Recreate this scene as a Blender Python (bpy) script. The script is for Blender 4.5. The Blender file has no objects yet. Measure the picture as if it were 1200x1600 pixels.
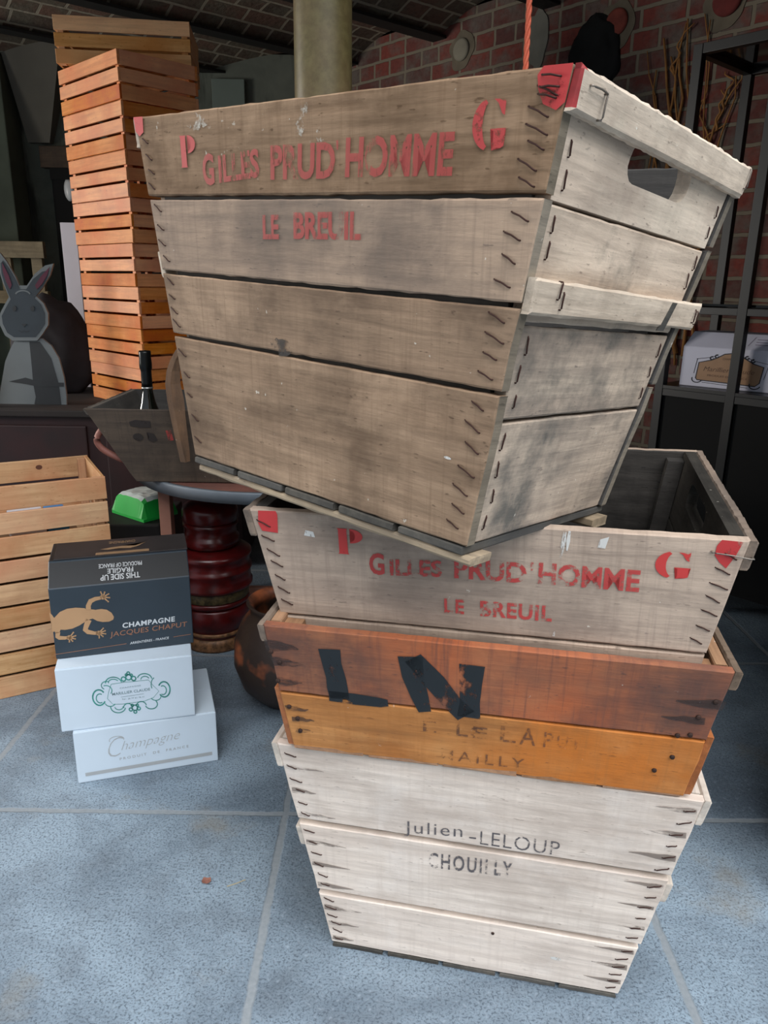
import bpy, bmesh, math, random
from mathutils import Vector, Matrix, noise
from math import sin, cos, pi, radians as rad
random.seed(7)
S = bpy.context.scene
COL = S.collection

# ------------------------------------------------------------------ camera, sky, sun, exposure
F, PITCH, ROLL, CAMH = 1200.0, rad(16.7), rad(.86), 1.25
r_ = Vector((1, 0, 0)); u_ = Vector((0, sin(PITCH), cos(PITCH))); f_ = Vector((0, cos(PITCH), -sin(PITCH)))
e1 = cos(ROLL)*r_ + sin(ROLL)*u_; e2 = cos(ROLL)*u_ - sin(ROLL)*r_
cam = bpy.data.cameras.new('camera'); co = bpy.data.objects.new('camera', cam); COL.objects.link(co)
M = Matrix.Identity(4)
for i in range(3):
    M[i][0] = e1[i]; M[i][1] = e2[i]; M[i][2] = -f_[i]
M.translation = (0, 0, CAMH)
co.matrix_world = M
cam.sensor_fit = 'HORIZONTAL'; cam.sensor_width = 36; cam.lens = F/1200*36; cam.clip_start = .02
S.camera = co
S.view_settings.view_transform = 'Standard'; S.view_settings.look = 'None'
S.view_settings.gamma = 1; S.view_settings.use_curve_mapping = False
S.view_settings.exposure = 0.55
S.cycles.use_denoising = True
S.cycles.max_bounces = 8; S.cycles.diffuse_bounces = 5
w = bpy.data.worlds.new('sky'); S.world = w; w.use_nodes = True
wn = w.node_tree.nodes; wl = w.node_tree.links
tc = wn.new('ShaderNodeTexCoord'); sp = wn.new('ShaderNodeSeparateXYZ'); rp = wn.new('ShaderNodeValToRGB')
wl.new(tc.outputs['Generated'], sp.inputs[0]); wl.new(sp.outputs['Z'], rp.inputs[0])
rp.color_ramp.elements[0].position = 0.0; rp.color_ramp.elements[0].color = (.30, .32, .34, 1)
rp.color_ramp.elements[1].position = 0.8; rp.color_ramp.elements[1].color = (.86, .95, 1.05, 1)
wl.new(rp.outputs[0], wn['Background'].inputs[0]); wn['Background'].inputs[1].default_value = .66
sun = bpy.data.lights.new('sun', 'SUN'); so = bpy.data.objects.new('sun', sun); COL.objects.link(so)
sun.energy = 2.9; sun.angle = rad(60); sun.color = (.97, .98, 1.0)
so.rotation_euler = Vector((-.26, .52, -.80)).to_track_quat('-Z', 'Y').to_euler()

# daylight through the window in the left wall
win = bpy.data.lights.new('window_daylight', 'AREA'); wo = bpy.data.objects.new('window_daylight', win); COL.objects.link(wo)
win.shape = 'RECTANGLE'; win.size = 1.5; win.size_y = 1.2; win.energy = 46; win.color = (1, .95, .88)
wo.location = (-4.62, 2.75, 1.6); win.spread = rad(110); wo.rotation_euler = (0, rad(-90), 0)

# ------------------------------------------------------------------ node helpers
def lin(c):
    return tuple(((v/255+.055)/1.055)**2.4 if v > 10 else v/255/12.92 for v in c)+(1,)
class NT:
    def __init__(s, name):
        s.m = bpy.data.materials.new(name); s.m.use_nodes = True
        s.n = s.m.node_tree.nodes; s.l = s.m.node_tree.links; s.b = s.n['Principled BSDF']
    def new(s, t, **k):
        n = s.n.new(t)
        for a, v in k.items():
            if a in n.inputs.keys(): s.put(n, a, v)
            else: setattr(n, a, v)
        return n
    def put(s, n, i, v):
        if isinstance(v, bpy.types.NodeSocket): s.l.new(v, n.inputs[i])
        else: n.inputs[i].default_value = v
    def math(s, op, a, b=0.0, clamp=False):
        n = s.new('ShaderNodeMath', operation=op, use_clamp=clamp); s.put(n, 0, a); s.put(n, 1, b); return n.outputs[0]
    def mix(s, f, a, b, mode='MIX'):
        n = s.new('ShaderNodeMix', data_type='RGBA', blend_type=mode)
        s.put(n, 0, f); s.put(n, 6, a); s.put(n, 7, b); return n.outputs[2]
    def coords(s, scale=(1, 1, 1), rot=(0, 0, 0), loc=(0, 0, 0), island=False):
        t = s.new('ShaderNodeTexCoord'); mp = s.new('ShaderNodeMapping')
        v = t.outputs['Object']
        if island:
            g = s.new('ShaderNodeNewGeometry'); sc = s.new('ShaderNodeVectorMath', operation='MULTIPLY_ADD')
            cb = s.new('ShaderNodeCombineXYZ')
            oi = s.new('ShaderNodeObjectInfo')
            fr = s.math('FRACT', s.math('ADD', g.outputs['Random Per Island'], s.math('MULTIPLY', oi.outputs['Random'], 7.3)))
            for i in range(3): s.l.new(fr, cb.inputs[i])
            s.l.new(cb.outputs[0], sc.inputs[0]); sc.inputs[1].default_value = (7.1, 5.3, 9.7); s.l.new(v, sc.inputs[2]); v = sc.outputs[0]
        s.l.new(v, mp.inputs[0]); mp.inputs['Scale'].default_value = scale; mp.inputs['Rotation'].default_value = rot; mp.inputs['Location'].default_value = loc
        return mp.outputs[0]
    def noise(s, v, scale, detail=4, rough=.55, dist=0):
        n = s.new('ShaderNodeTexNoise'); s.l.new(v, n.inputs['Vector'])
        n.inputs['Scale'].default_value = scale; n.inputs['Detail'].default_value = detail; n.inputs['Roughness'].default_value = rough; n.inputs['Distortion'].default_value = dist
        return n.outputs['Fac']
    def ramp(s, f, lo, hi, a=0.0, b=1.0):
        n = s.new('ShaderNodeMapRange'); s.put(n, 0, f); n.inputs[1].default_value = lo; n.inputs[2].default_value = hi; n.inputs[3].default_value = a; n.inputs[4].default_value = b
        return n.outputs[0]
    def bump(s, h, strength=.3, dist=.002):
        n = s.new('ShaderNodeBump'); s.l.new(h, n.inputs['Height']); n.inputs['Strength'].default_value = strength; n.inputs['Distance'].default_value = dist
        s.l.new(n.outputs[0], s.b.inputs['Normal'])
    def col(s, c): s.put(s.b, 'Base Color', c)
    def rough(s, v): s.put(s.b, 'Roughness', v)

def plain(name, rgb, rough=.7, metal=0, var=.12, nscale=12):
    t = NT(name); v = t.coords(); n = t.noise(v, nscale, 3)
    c = lin(rgb); d = tuple(x*(1-2*var) for x in c[:3])+(1,)
    t.col(t.mix(t.ramp(n, .3, .7), d, c)); t.rough(rough); t.put(t.b, 'Metallic', metal)
    return t.m

def wood(name, light, mid, dark, axis='x', stain=.5, fleck=.5, saw=.3, mould=0.0, mouldcol=(46, 48, 50), orange=None, island=.25, rough=.85, bump=.5):
    """weathered sawn board; grain runs along the given object axis"""
    t = NT(name)
    k = {'x': (3, 46, 46), 'y': (46, 3, 46), 'z': (46, 46, 3)}[axis]
    g = t.coords(k, island=True); iso = t.coords((1, 1, 1), island=True)
    fine = t.noise(g, 1.6, 6, .65, .3); med = t.noise(t.coords(tuple(x*.16 for x in k), island=True), 1.5, 4, .6, .6)
    big = t.noise(iso, 5.5, 5, .6); big2 = t.noise(iso, 11, 5, .65)
    c = t.mix(t.ramp(med, .28, .72), lin(mid), lin(light))
    c = t.mix(t.math('MULTIPLY', t.ramp(fine, .62, .34), .45), c, lin(dark))
    if orange: c = t.mix(t.ramp(t.noise(iso, 4.2, 4), .42, .66), c, lin(orange))
    c = t.mix(t.math('MULTIPLY', t.ramp(big, .46, .66), stain), c, lin(dark))
    pale = t.noise(t.coords((1, 1, 1), loc=(5, 3, 8), island=True), 6, 6, .65, .3)
    c = t.mix(t.math('MULTIPLY', t.ramp(pale, .52, .70), stain*.75), c, t.mix(.5, lin(light), lin(tuple(min(255, x*1.18) for x in light))))
    c = t.mix(t.math('MULTIPLY', t.ramp(big2, .56, .74), stain*.7), c, t.mix(.5, lin(dark), lin(mid)))
    if mould > 0:
        mm = t.noise(t.coords((1, 1, 1), loc=(3.1, 1.7, .4)), 6.5, 6, .62)
        c = t.mix(t.math('MULTIPLY', t.ramp(mm, .60-.16*mould, .74-.12*mould), .85), c, lin(mouldcol))
    sk = {'x': (90, 4, 4), 'y': (4, 90, 4), 'z': (4, 4, 90)}[axis]
    sawn = t.noise(t.coords(sk, island=True), 1.4, 3, .6)
    c = t.mix(t.math('MULTIPLY', t.ramp(sawn, .50, .68), saw), c, t.mix(.6, lin(dark), lin(mid)))
    # short dark tool marks along the grain and pale paint specks
    pits = t.noise(t.coords(tuple(60 if x == 3 else 220 for x in k), island=True), 1, 2, .5)
    c = t.mix(t.math('MULTIPLY', t.ramp(pits, .67, .74), .55), c, lin(dark))
    fl = t.noise(iso, 75, 3, .6); gate = t.noise(iso, 7, 2)
    flm = t.math('MULTIPLY', t.ramp(fl, .70, .735), t.ramp(gate, .5, .62))
    c = t.mix(t.math('MULTIPLY', flm, fleck), c, lin((226, 220, 206)))
    gi = t.new('ShaderNodeNewGeometry'); oi = t.new('ShaderNodeObjectInfo')
    rnd = t.math('FRACT', t.math('ADD', gi.outputs['Random Per Island'], t.math('MULTIPLY', oi.outputs['Random'], 7.3)))
    br = t.new('ShaderNodeBrightContrast'); t.l.new(c, br.inputs[0])
    t.l.new(t.math('MULTIPLY', t.math('SUBTRACT', rnd, .5), island*.18), br.inputs[1])
    t.col(br.outputs[0]); t.rough(rough)
    t.bump(t.math('ADD', t.math('MULTIPLY', fine, .7), t.math('MULTIPLY', pits, .3)), bump, .0025)
    return t.m

def paint(name, rgb, wear=.4, scale=60, streak=(1, 1, 1), alpha=1.0, rough=.6):
    """worn paint or print: the film is missing where the noise says so"""
    t = NT(name); v = t.coords(streak); n = t.noise(v, scale, 5, .7); n2 = t.noise(v, scale*.14, 3, .6)
    h = t.math('ADD', t.math('MULTIPLY', n, .62), t.math('MULTIPLY', n2, .38))
    lo = .34+.27*wear; a = t.math('MULTIPLY', t.ramp(h, lo, lo+.07), alpha)
    c = lin(rgb); t.col(t.mix(t.noise(v, scale*.5), tuple(x*.8 for x in c[:3])+(1,), c)); t.rough(rough)
    t.put(t.b, 'Alpha', a)
    return t.m

# ------------------------------------------------------------------ mesh helpers
def link(name, bm, mat, parent=None, smooth=False):
    bmesh.ops.recalc_face_normals(bm, faces=bm.faces[:])
    me = bpy.data.meshes.new(name); bm.to_mesh(me); bm.free()
    for m in (mat if isinstance(mat, (list, tuple)) else [mat]): me.materials.append(m)
    if smooth:
        for p in me.polygons: p.use_smooth = True
    o = bpy.data.objects.new(name, me); COL.objects.link(o)
    if parent: o.parent = parent
    return o
def tag(o, label=None, cat=None, group=None, kind=None):
    for k, v in (('label', label), ('category', cat), ('group', group), ('kind', kind)):
        if v: o[k] = v
    return o
def thing(name, label, cat, loc=(0, 0, 0), ang=(0, 0, 0), group=None):
    o = bpy.data.objects.new(name, None); COL.objects.link(o); o.empty_display_size = .05
    y, p, r = (rad(a) for a in ang)
    o.matrix_world = Matrix.Translation(loc) @ Matrix.Rotation(y, 4, 'Z') @ Matrix.Rotation(p, 4, 'X') @ Matrix.Rotation(r, 4, 'Y')
    return tag(o, label, cat, group)
def box(bm, x0, x1, y0, y1, z0, z1, bev=0, mat=Matrix.Identity(4), mi=0):
    r = bmesh.ops.create_cube(bm, size=1.0)
    vs = r['verts']
    for v in vs:
        v.co = Vector((x0+(v.co.x+.5)*(x1-x0), y0+(v.co.y+.5)*(y1-y0), z0+(v.co.z+.5)*(z1-z0)))
    fs = list({f for v in vs for f in v.link_faces})
    if bev > 0:
        es = list({e for v in vs for e in v.link_edges})
        r = bmesh.ops.bevel(bm, geom=es, offset=bev, segments=2, profile=.6, affect='EDGES')
        fs = list({f for f in r['faces']} | {f for f in fs if f.is_valid}); vs = list({v for f in fs for v in f.verts})
    for f in fs: f.material_index = mi
    for v in vs: v.co = mat @ v.co
    return vs
def tube(bm, pts, r, n=6, cap=True, mi=0):
    pts = [Vector(p) for p in pts]; rings = []
    for i, p in enumerate(pts):
        t = (pts[min(i+1, len(pts)-1)]-pts[max(i-1, 0)]).normalized()
        a = t.cross(Vector((0, 0, 1)) if abs(t.z) < .9 else Vector((1, 0, 0))).normalized(); b = t.cross(a)
        rr = r[i] if isinstance(r, (list, tuple)) else r
        rings.append([bm.verts.new(p+rr*(cos(2*pi*k/n)*a+sin(2*pi*k/n)*b)) for k in range(n)])
    for A, B in zip(rings, rings[1:]):
        for k in range(n):
            f = bm.faces.new((A[k], A[(k+1) % n], B[(k+1) % n], B[k])); f.material_index = mi
    if cap:
        bm.faces.new(rings[0][::-1]).material_index = mi; bm.faces.new(rings[-1]).material_index = mi
def lathe(bm, prof, n=40, center=(0, 0, 0), mi=0, mat=Matrix.Identity(4)):
    c = Vector(center); rings = []
    for r, z in prof:
        rings.append([bm.verts.new(mat @ (c+Vector((r*cos(2*pi*k/n), r*sin(2*pi*k/n), z)))) for k in range(n)])
    for A, B in zip(rings, rings[1:]):
        for k in range(n):
            bm.faces.new((A[k], A[(k+1) % n], B[(k+1) % n], B[k])).material_index = mi
    if prof[0][0] > 1e-5: bm.faces.new(rings[0][::-1]).material_index = mi
    if prof[-1][0] > 1e-5: bm.faces.new(rings[-1]).material_index = mi
    bmesh.ops.remove_doubles(bm, verts=[v for R in rings for v in R], dist=1e-6)
def splits(length, e, step):
    n = max(1, int((length-2*e)/step)); return [0.0, e/length]+[e/length+(1-2*e/length)*i/n for i in range(1, n+1)]+[1.0]
def plank(bm, a, b, c, d, inn, rough=.0012, e=.003, step=.018, mi=0, worn=0.0, mi_in=None, mi_end=None):
    """board with outer corners a b c d (a-b lower edge) and thickness vector inn; arrises are eased and the long edges ragged"""
    a, b, c, d, inn = (Vector(v) for v in (a, b, c, d, inn)); th = inn.length; nn = inn/th
    us = splits((b-a).length, e, step); vs = splits((d-a).length, e, step*2)
    seed = Vector((random.random()*50, random.random()*50, 0))
    F_, B_ = [], []
    for j, v in enumerate(vs):
        rf, rb = [], []
        for i, u in enumerate(us):
            p = (a*(1-u)+b*u)*(1-v)+(d*(1-u)+c*u)*v
            edge = (i in (0, len(us)-1)) + (j in (0, len(vs)-1))
            q = p.copy(); off = nn*(noise.noise(p*9+seed)*.0012)
            if j in (0, len(vs)-1):
                s = -1 if j == 0 else 1
                q += (d-a).normalized()*s*(noise.noise(p*70+seed)*rough - rough*.6 - worn*max(0, noise.noise(p*14+seed*2)))
            if i in (0, len(us)-1):
                s = -1 if i == 0 else 1
                q += (b-a).normalized()*s*(noise.noise(p*80+seed)*rough*1.6 - rough)
            rf.append(bm.verts.new(q+off+nn*(e*.55 if edge else 0)))
            rb.append(bm.verts.new(q+inn-nn*(e*.5 if edge else 0)))
        F_.append(rf); B_.append(rb)
    nu, nv = len(us), len(vs)
    for j in range(nv-1):
        for i in range(nu-1):
            bm.faces.new((F_[j][i], F_[j][i+1], F_[j+1][i+1], F_[j+1][i])).material_index = mi
            bm.faces.new((B_[j][i], B_[j+1][i], B_[j+1][i+1], B_[j][i+1])).material_index = mi if mi_in is None else mi_in
    for i in range(nu-1):
        bm.faces.new((F_[0][i], B_[0][i], B_[0][i+1], F_[0][i+1])).material_index = mi
        bm.faces.new((F_[-1][i], F_[-1][i+1], B_[-1][i+1], B_[-1][i])).material_index = mi
    for j in range(nv-1):
        me_ = mi if mi_end is None else mi_end
        bm.faces.new((F_[j][0], F_[j+1][0], B_[j+1][0], B_[j][0])).material_index = me_
        bm.faces.new((F_[j][-1], B_[j][-1], B_[j+1][-1], F_[j+1][-1])).material_index = me_

# flat artwork in a plane: polygons and lettering, mapped by a function (u, v) -> 3-D
def poly2(bm, pts, fn, mi=0):
    vs = [bm.verts.new(fn(*p)) for p in pts]
    f = bm.faces.new(vs); f.material_index = mi
    bmesh.ops.triangulate(bm, faces=[f], ngon_method='EAR_CLIP')
def ribbon(bm, pts, wd, fn, mi=0, closed=False):
    n = len(pts); L, R = [], []
    for i, p in enumerate(pts):
        q0 = pts[(i-1) % n] if closed else pts[max(i-1, 0)]; q1 = pts[(i+1) % n] if closed else pts[min(i+1, n-1)]
        t = Vector((q1[0]-q0[0], q1[1]-q0[1])); t = t.normalized() if t.length > 1e-9 else Vector((1, 0)); k = wd[i] if isinstance(wd, (list, tuple)) else wd
        L.append(bm.verts.new(fn(p[0]-t.y*k/2, p[1]+t.x*k/2))); R.append(bm.verts.new(fn(p[0]+t.y*k/2, p[1]-t.x*k/2)))
    for i in range(n if closed else n-1):
        j = (i+1) % n; bm.faces.new((L[i], R[i], R[j], L[j])).material_index = mi
def arc(cx, cy, rx, ry, a0, a1, n=16):
    return [(cx+rx*cos(rad(a0+(a1-a0)*i/n)), cy+ry*sin(rad(a0+(a1-a0)*i/n))) for i in range(n+1)]
def letters(bm, body, quad, fn, offset=0.0, shear=0.0, space=1.0, mi=0):
    """text fitted in the 2-D quad ((u,v) of bottom-left, bottom-right, top-left), mapped through fn"""
    cu = bpy.data.curves.new('t', 'FONT'); cu.body = body; cu.offset = offset; cu.shear = shear; cu.space_character = space; cu.resolution_u = 3
    o = bpy.data.objects.new('t', cu); COL.objects.link(o)
    dg = bpy.context.evaluated_depsgraph_get(); dg.update()
    me = bpy.data.meshes.new_from_object(o.evaluated_get(dg))
    bpy.data.objects.remove(o); bpy.data.curves.remove(cu)
    xs = [v.co.x for v in me.vertices]; ys = [v.co.y for v in me.vertices]
    x0, x1, y0, y1 = min(xs), max(xs), min(ys), max(ys)
    bl, br, tl = (Vector(q) for q in quad)
    vs = []
    for v in me.vertices:
        s = (v.co.x-x0)/(x1-x0); t = (v.co.y-y0)/(y1-y0); p = bl+(br-bl)*s+(tl-bl)*t
        vs.append(bm.verts.new(fn(p.x, p.y)))
    for p in me.polygons:
        try: bm.faces.new([vs[i] for i in p.vertices]).material_index = mi
        except ValueError: pass
    bpy.data.meshes.remove(me)

# ------------------------------------------------------------------ materials
W_D = wood('weathered_brown_boards', (184, 156, 130), (150, 124, 102), (82, 68, 58), 'x', .65, .7, .4, island=.6)
W_De = wood('pale_end_boards', (230, 210, 188), (206, 184, 162), (116, 100, 88), 'y', .35, .6, .15, mould=.2, mouldcol=(90, 88, 80))
W_De2 = wood('mouldy_end_boards', (206, 186, 164), (170, 150, 132), (86, 78, 72), 'y', .5, .7, .25, mould=.75, mouldcol=(62, 66, 64))
W_Db = wood('black_crumbling_base', (96, 90, 80), (64, 62, 58), (34, 34, 34), 'y', .6, .4, .1)
W_rail = wood('pale_rail', (232, 214, 192), (206, 186, 164), (118, 102, 88), 'y', .45, .9, .1)
W_eg = wood('grey_end_grain', (148, 136, 118), (114, 104, 90), (68, 62, 54), 'y', .6, .6, .1)
W_run = wood('tan_runner', (176, 156, 128), (146, 126, 100), (84, 74, 62), 'x', .4, .3, .1)
W_C = wood('grey_brown_boards', (198, 176, 156), (174, 152, 134), (104, 90, 80), 'x', .5, .6, .45)
W_Ce = wood('grey_end_boards', (140, 120, 102), (108, 92, 78), (58, 50, 44), 'y', .5, .5, .2)
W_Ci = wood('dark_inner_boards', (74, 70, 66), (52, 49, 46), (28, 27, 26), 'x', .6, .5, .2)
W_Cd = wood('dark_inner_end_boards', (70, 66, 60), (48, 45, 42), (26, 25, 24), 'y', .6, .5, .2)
W_B1 = wood('reddish_orange_board', (176, 110, 70), (144, 84, 58), (72, 54, 50), 'x', .7, .9, .7, orange=(190, 98, 50))
W_B2 = wood('orange_board', (216, 154, 96), (198, 130, 72), (126, 82, 52), 'x', .4, .7, .3, orange=(208, 124, 58))
W_Bc = wood('orange_cleat', (190, 118, 66), (164, 92, 46), (96, 58, 36), 'y', .4, .4, .2)
W_Be = wood('orange_brown_end_boards', (182, 140, 104), (150, 108, 78), (98, 72, 54), 'y', .4, .5, .2)
W_A = wood('whitish_boards', (246, 232, 218), (230, 213, 198), (164, 148, 136), 'x', .36, .6, .3, island=.5)
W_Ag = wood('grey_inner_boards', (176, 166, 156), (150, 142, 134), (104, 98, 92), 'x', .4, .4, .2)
W_Ae = wood('whitish_end_boards', (230, 218, 204), (206, 194, 180), (140, 130, 120), 'y', .3, .5, .18)
W_dk = wood('dark_grey_boards', (94, 80, 66), (72, 60, 50), (40, 34, 30), 'x', .5, .4, .5)
W_dke = wood('dark_grey_end_boards', (90, 82, 72), (66, 60, 54), (40, 36, 34), 'y', .5, .4, .4)
def pine(name, axis, l, m_, d, o): return wood(name, l, m_, d, axis, .25, .1, .05, orange=o, island=.9, rough=.6, bump=.2)
P_O = {a: pine('orange_pine_'+a, a, (226, 158, 100), (208, 128, 70), (140, 76, 40), (198, 108, 54)) for a in 'xyz'}
P_P = {a: pine('pale_pine_'+a, a, (214, 178, 138), (194, 154, 114), (136, 94, 64), (190, 134, 98)) for a in 'xyz'}
RED = paint('worn_red_stencil_paint', (200, 70, 66), .30, 90, (1, 1, 1), .88)
RED2 = paint('faded_red_stencil_paint', (184, 72, 66), .29, 70, (1.6, 1, .4), .8)
RED3 = paint('thick_red_paint', (200, 58, 58), .12, 60)
BLK = paint('black_brush_paint', (34, 40, 44), .16, 40, (1, 1, .6), .96)
INK = paint('faded_black_ink', (92, 88, 92), .27, 110, (1, 1, 1), .85)
INKb = paint('faded_brown_ink', (104, 70, 54), .42, 70, (1, 1, 1), .62)
WHT = paint('white_drip_paint', (232, 230, 224), .32, 80, (1, 1, .3), .9)
RUST = plain('rusty_wire', (78, 48, 40), .6, .5, .25, 60)
STEEL = plain('grey_wire', (150, 140, 130), .45, .7, .2, 60)
NAIL = plain('rusty_nail', (66, 46, 38), .7, .4, .2, 90)

# ------------------------------------------------------------------ the room
def struct(name, bm, mat): return tag(link(name, bm, mat), kind='structure')
def floor_mat():
    t = NT('blue_grey_stone_floor')
    v = t.coords(); sepn = t.new('ShaderNodeSeparateXYZ')
    nz = t.new('ShaderNodeTexNoise'); t.l.new(v, nz.inputs['Vector']); nz.inputs['Scale'].default_value = 26; nz.inputs['Detail'].default_value = 3
    va = t.new('ShaderNodeVectorMath', operation='MULTIPLY_ADD'); t.l.new(nz.outputs['Color'], va.inputs[0]); va.inputs[1].default_value = (.010, .010, 0); t.l.new(v, va.inputs[2])
    t.l.new(va.outputs[0], sepn.inputs[0])
    def joint(sock, off, size):
        f = t.math('FRACT', t.math('DIVIDE', t.math('ADD', sock, off), size))
        return t.math('MULTIPLY', t.math('ABSOLUTE', t.math('SUBTRACT', f, .5)), size)   # metres from the slab's centre line
    jx = joint(sepn.outputs['X'], .230-.005+8.0, .80); jy = joint(sepn.outputs['Y'], -1.585-.005+8.2, .82)
    mj = t.math('MAXIMUM', t.ramp(jx, .390, .394), t.ramp(jy, .401, .404))
    big = t.noise(v, 2.2, 5, .6, .5); mid = t.noise(v, 9, 5, .6); sp_ = t.noise(v, 210, 4, .7); sp2 = t.noise(v, 105, 3, .6)
    c = t.mix(t.ramp(big, .36, .62), lin((90, 103, 115)), lin((138, 155, 168)))
    c = t.mix(t.math('MULTIPLY', t.ramp(mid, .50, .72), .5), c, lin((96, 104, 112)))
    c = t.mix(t.math('MULTIPLY', t.ramp(sp_, .50, .60), .8), c, lin((60, 70, 82)))
    c = t.mix(t.math('MULTIPLY', t.ramp(sp2, .58, .68), .35), c, lin((170, 184, 196)))
    st = t.noise(t.coords(loc=(4, 2, 0)), 4.3, 4, .55)
    c = t.mix(t.math('MULTIPLY', t.ramp(st, .62, .75), .55), c, lin((126, 118, 102)))
    c = t.mix(mj, c, t.mix(sp2, lin((112, 120, 126)), lin((146, 152, 156))))
    t.col(c); t.rough(t.ramp(sp_, .3, .7, .62, .8))
    hgt = t.math('ADD', t.math('MULTIPLY', t.math('SUBTRACT', 1.0, mj), t.math('MULTIPLY', t.ramp(sp2, .35, .7, 1, .55), 1)), t.math('MULTIPLY', sp_, .25))
    t.bump(hgt, .55, .004)
    return t.m
bm = bmesh.new(); box(bm, -6, 6, -3.2, 5.9, -.08, 0); struct('floor', bm, floor_mat())

def brick_mat(name, vec_rot, c1, c2, mortar, grey, bw=.215, rh=.086, bumpd=.012):
    t = NT(name); v = t.coords(rot=vec_rot)
    nz = t.new('ShaderNodeTexNoise'); t.l.new(v, nz.inputs['Vector']); nz.inputs['Scale'].default_value = 14; nz.inputs['Detail'].default_value = 2
    va = t.new('ShaderNodeVectorMath', operation='MULTIPLY_ADD'); t.l.new(nz.outputs['Color'], va.inputs[0]); va.inputs[1].default_value = (.010, .010, 0); t.l.new(v, va.inputs[2])
    b = t.new('ShaderNodeTexBrick'); t.l.new(va.outputs[0], b.inputs['Vector'])
    b.offset = .5; b.squash = .62; b.squash_frequency = 2
    for k, x in (('Scale', 1.0), ('Mortar Size', .009), ('Mortar Smooth', .25), ('Brick Width', bw), ('Row Height', rh), ('Bias', 0.0)): b.inputs[k].default_value = x
    b.inputs['Color1'].default_value = lin(c1); b.inputs['Color2'].default_value = lin(c2); b.inputs['Mortar'].default_value = lin(mortar)
    n = t.noise(v, 5.5, 4, .6); n2 = t.noise(v, 40, 4, .6)
    c = t.mix(t.math('MULTIPLY', t.ramp(n, .44, .60), .8), b.outputs['Color'], lin(grey))
    c = t.mix(t.math('MULTIPLY', t.ramp(n2, .45, .75), .4), c, lin(tuple(x*.55 for x in c2)))
    mort = t.math('MULTIPLY', b.outputs['Fac'], .9)
    c = t.mix(mort, c, lin(mortar))
    t.col(c); t.rough(.9)
    t.bump(t.math('ADD', t.math('SUBTRACT', 1.0, b.outputs['Fac']), t.math('MULTIPLY', n2, .35)), .7, bumpd)
    return t.m
WALLP = Vector((1.38, 3.5)); WD = Vector((-sin(rad(42)), cos(rad(42))))      # brick wall's foot line, running away to the left
# right-hand brick wall: object x along the wall, y up, z towards the room
bm = bmesh.new(); box(bm, -2.6, 3.0, -.0, 2.62, -.22, 0)
wr = struct('wall_right', bm, brick_mat('old_brick_wall', (0, 0, 0), (128, 60, 50), (86, 54, 50), (124, 114, 98), (102, 96, 88)))
xd = Vector((-WD.x, -WD.y, 0)); zd = Vector((-cos(rad(42)), -sin(rad(42)), 0)); yd = Vector((0, 0, 1))
MW = Matrix.Identity(4)
for i in range(3): MW[i][0] = xd[i]; MW[i][1] = yd[i]; MW[i][2] = zd[i]
MW.translation = (WALLP.x, WALLP.y, 0); wr.matrix_world = MW
def onwall(s, h, out=0.0): return MW @ Vector((s, h, out))

PLAST = NT('stained_green_grey_plaster'); v = PLAST.coords(); n = PLAST.noise(v, 3.2, 5, .6, .4); n2 = PLAST.noise(PLAST.coords((3, 3, .6)), 2.2, 5, .6)
c = PLAST.mix(PLAST.ramp(n, .3, .7), lin((78, 84, 76)), lin((108, 112, 102)))
c = PLAST.mix(PLAST.math('MULTIPLY', PLAST.ramp(n2, .52, .66), .85), c, lin((32, 34, 31))); PLAST.col(c); PLAST.rough(.95); PLAST.bump(n, .3, .01); PLAST = PLAST.m
PALE = plain('pale_grey_plaster', (112, 108, 98), .95, 0, .1, 4)
bm = bmesh.new(); box(bm, -6, .05, 5.5, 5.7, 0, 2.62); struct('wall_back', bm, PLAST)
bm = bmesh.new()
for q in ((1.3, 2.0, 0, 2.62), (3.5, 5.5, 0, 2.62), (2.0, 3.5, 0, .95), (2.0, 3.5, 2.15, 2.62)): box(bm, -4.7, -4.5, *q)
struct('wall_left', bm, PLAST)
bm = bmesh.new()
for q in ((2.0, 2.05, .95, 2.15), (3.45, 3.5, .95, 2.15), (2.05, 3.45, .95, 1.0), (2.05, 3.45, 2.10, 2.15), (2.73, 2.77, 1.0, 2.1)): box(bm, -4.58, -4.53, *q)
struct('window_1', bm, plain('window_frame_paint', (150, 150, 144), .6))
bm = bmesh.new(); box(bm, .92, 3.6, 1.28, 1.48, 0, 2.62); struct('wall_front', bm, PLAST)
# plaster hood on a stained pier, lintel and dark doorway in the back wall
bm = bmesh.new()
vs = [bm.verts.new(p) for p in ((-2.40, 5.5, 2.62), (-2.02, 5.5, 2.62), (-2.02, 5.30, 2.62), (-2.40, 5.30, 2.62), (-2.34, 5.5, 2.08), (-2.20, 5.5, 2.08), (-2.20, 5.44, 2.08), (-2.34, 5.44, 2.08))]
for q in ((0, 1, 2, 3), (4, 7, 6, 5), (0, 3, 7, 4), (1, 5, 6, 2), (3, 2, 6, 7), (0, 4, 5, 1)): bm.faces.new([vs[i] for i in q])
struct('trim_1', bm, PALE)
bm = bmesh.new(); box(bm, -2.95, -2.40, 5.28, 5.5, 0, 2.62, .01); struct('trim_2', bm, plain('pale_green_plaster', (98, 106, 92), .95, 0, .2, 3))
BEAM = wood('brown_lintel', (96, 78, 62), (70, 56, 44), (40, 32, 26), 'x', .5, .2, .2)
bm = bmesh.new(); plank(bm, (-2.27, 5.42, 1.93), (-1.0, 5.42, 1.93), (-1.0, 5.42, 2.06), (-2.27, 5.42, 2.06), (0, .08, 0), .002, .006, .05); struct('trim_3', bm, BEAM)
BLACK = plain('black_doorway_shade', (5, 5, 5), .9, 0, .1)  # black sheet stands for the shade inside the open doorway
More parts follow.
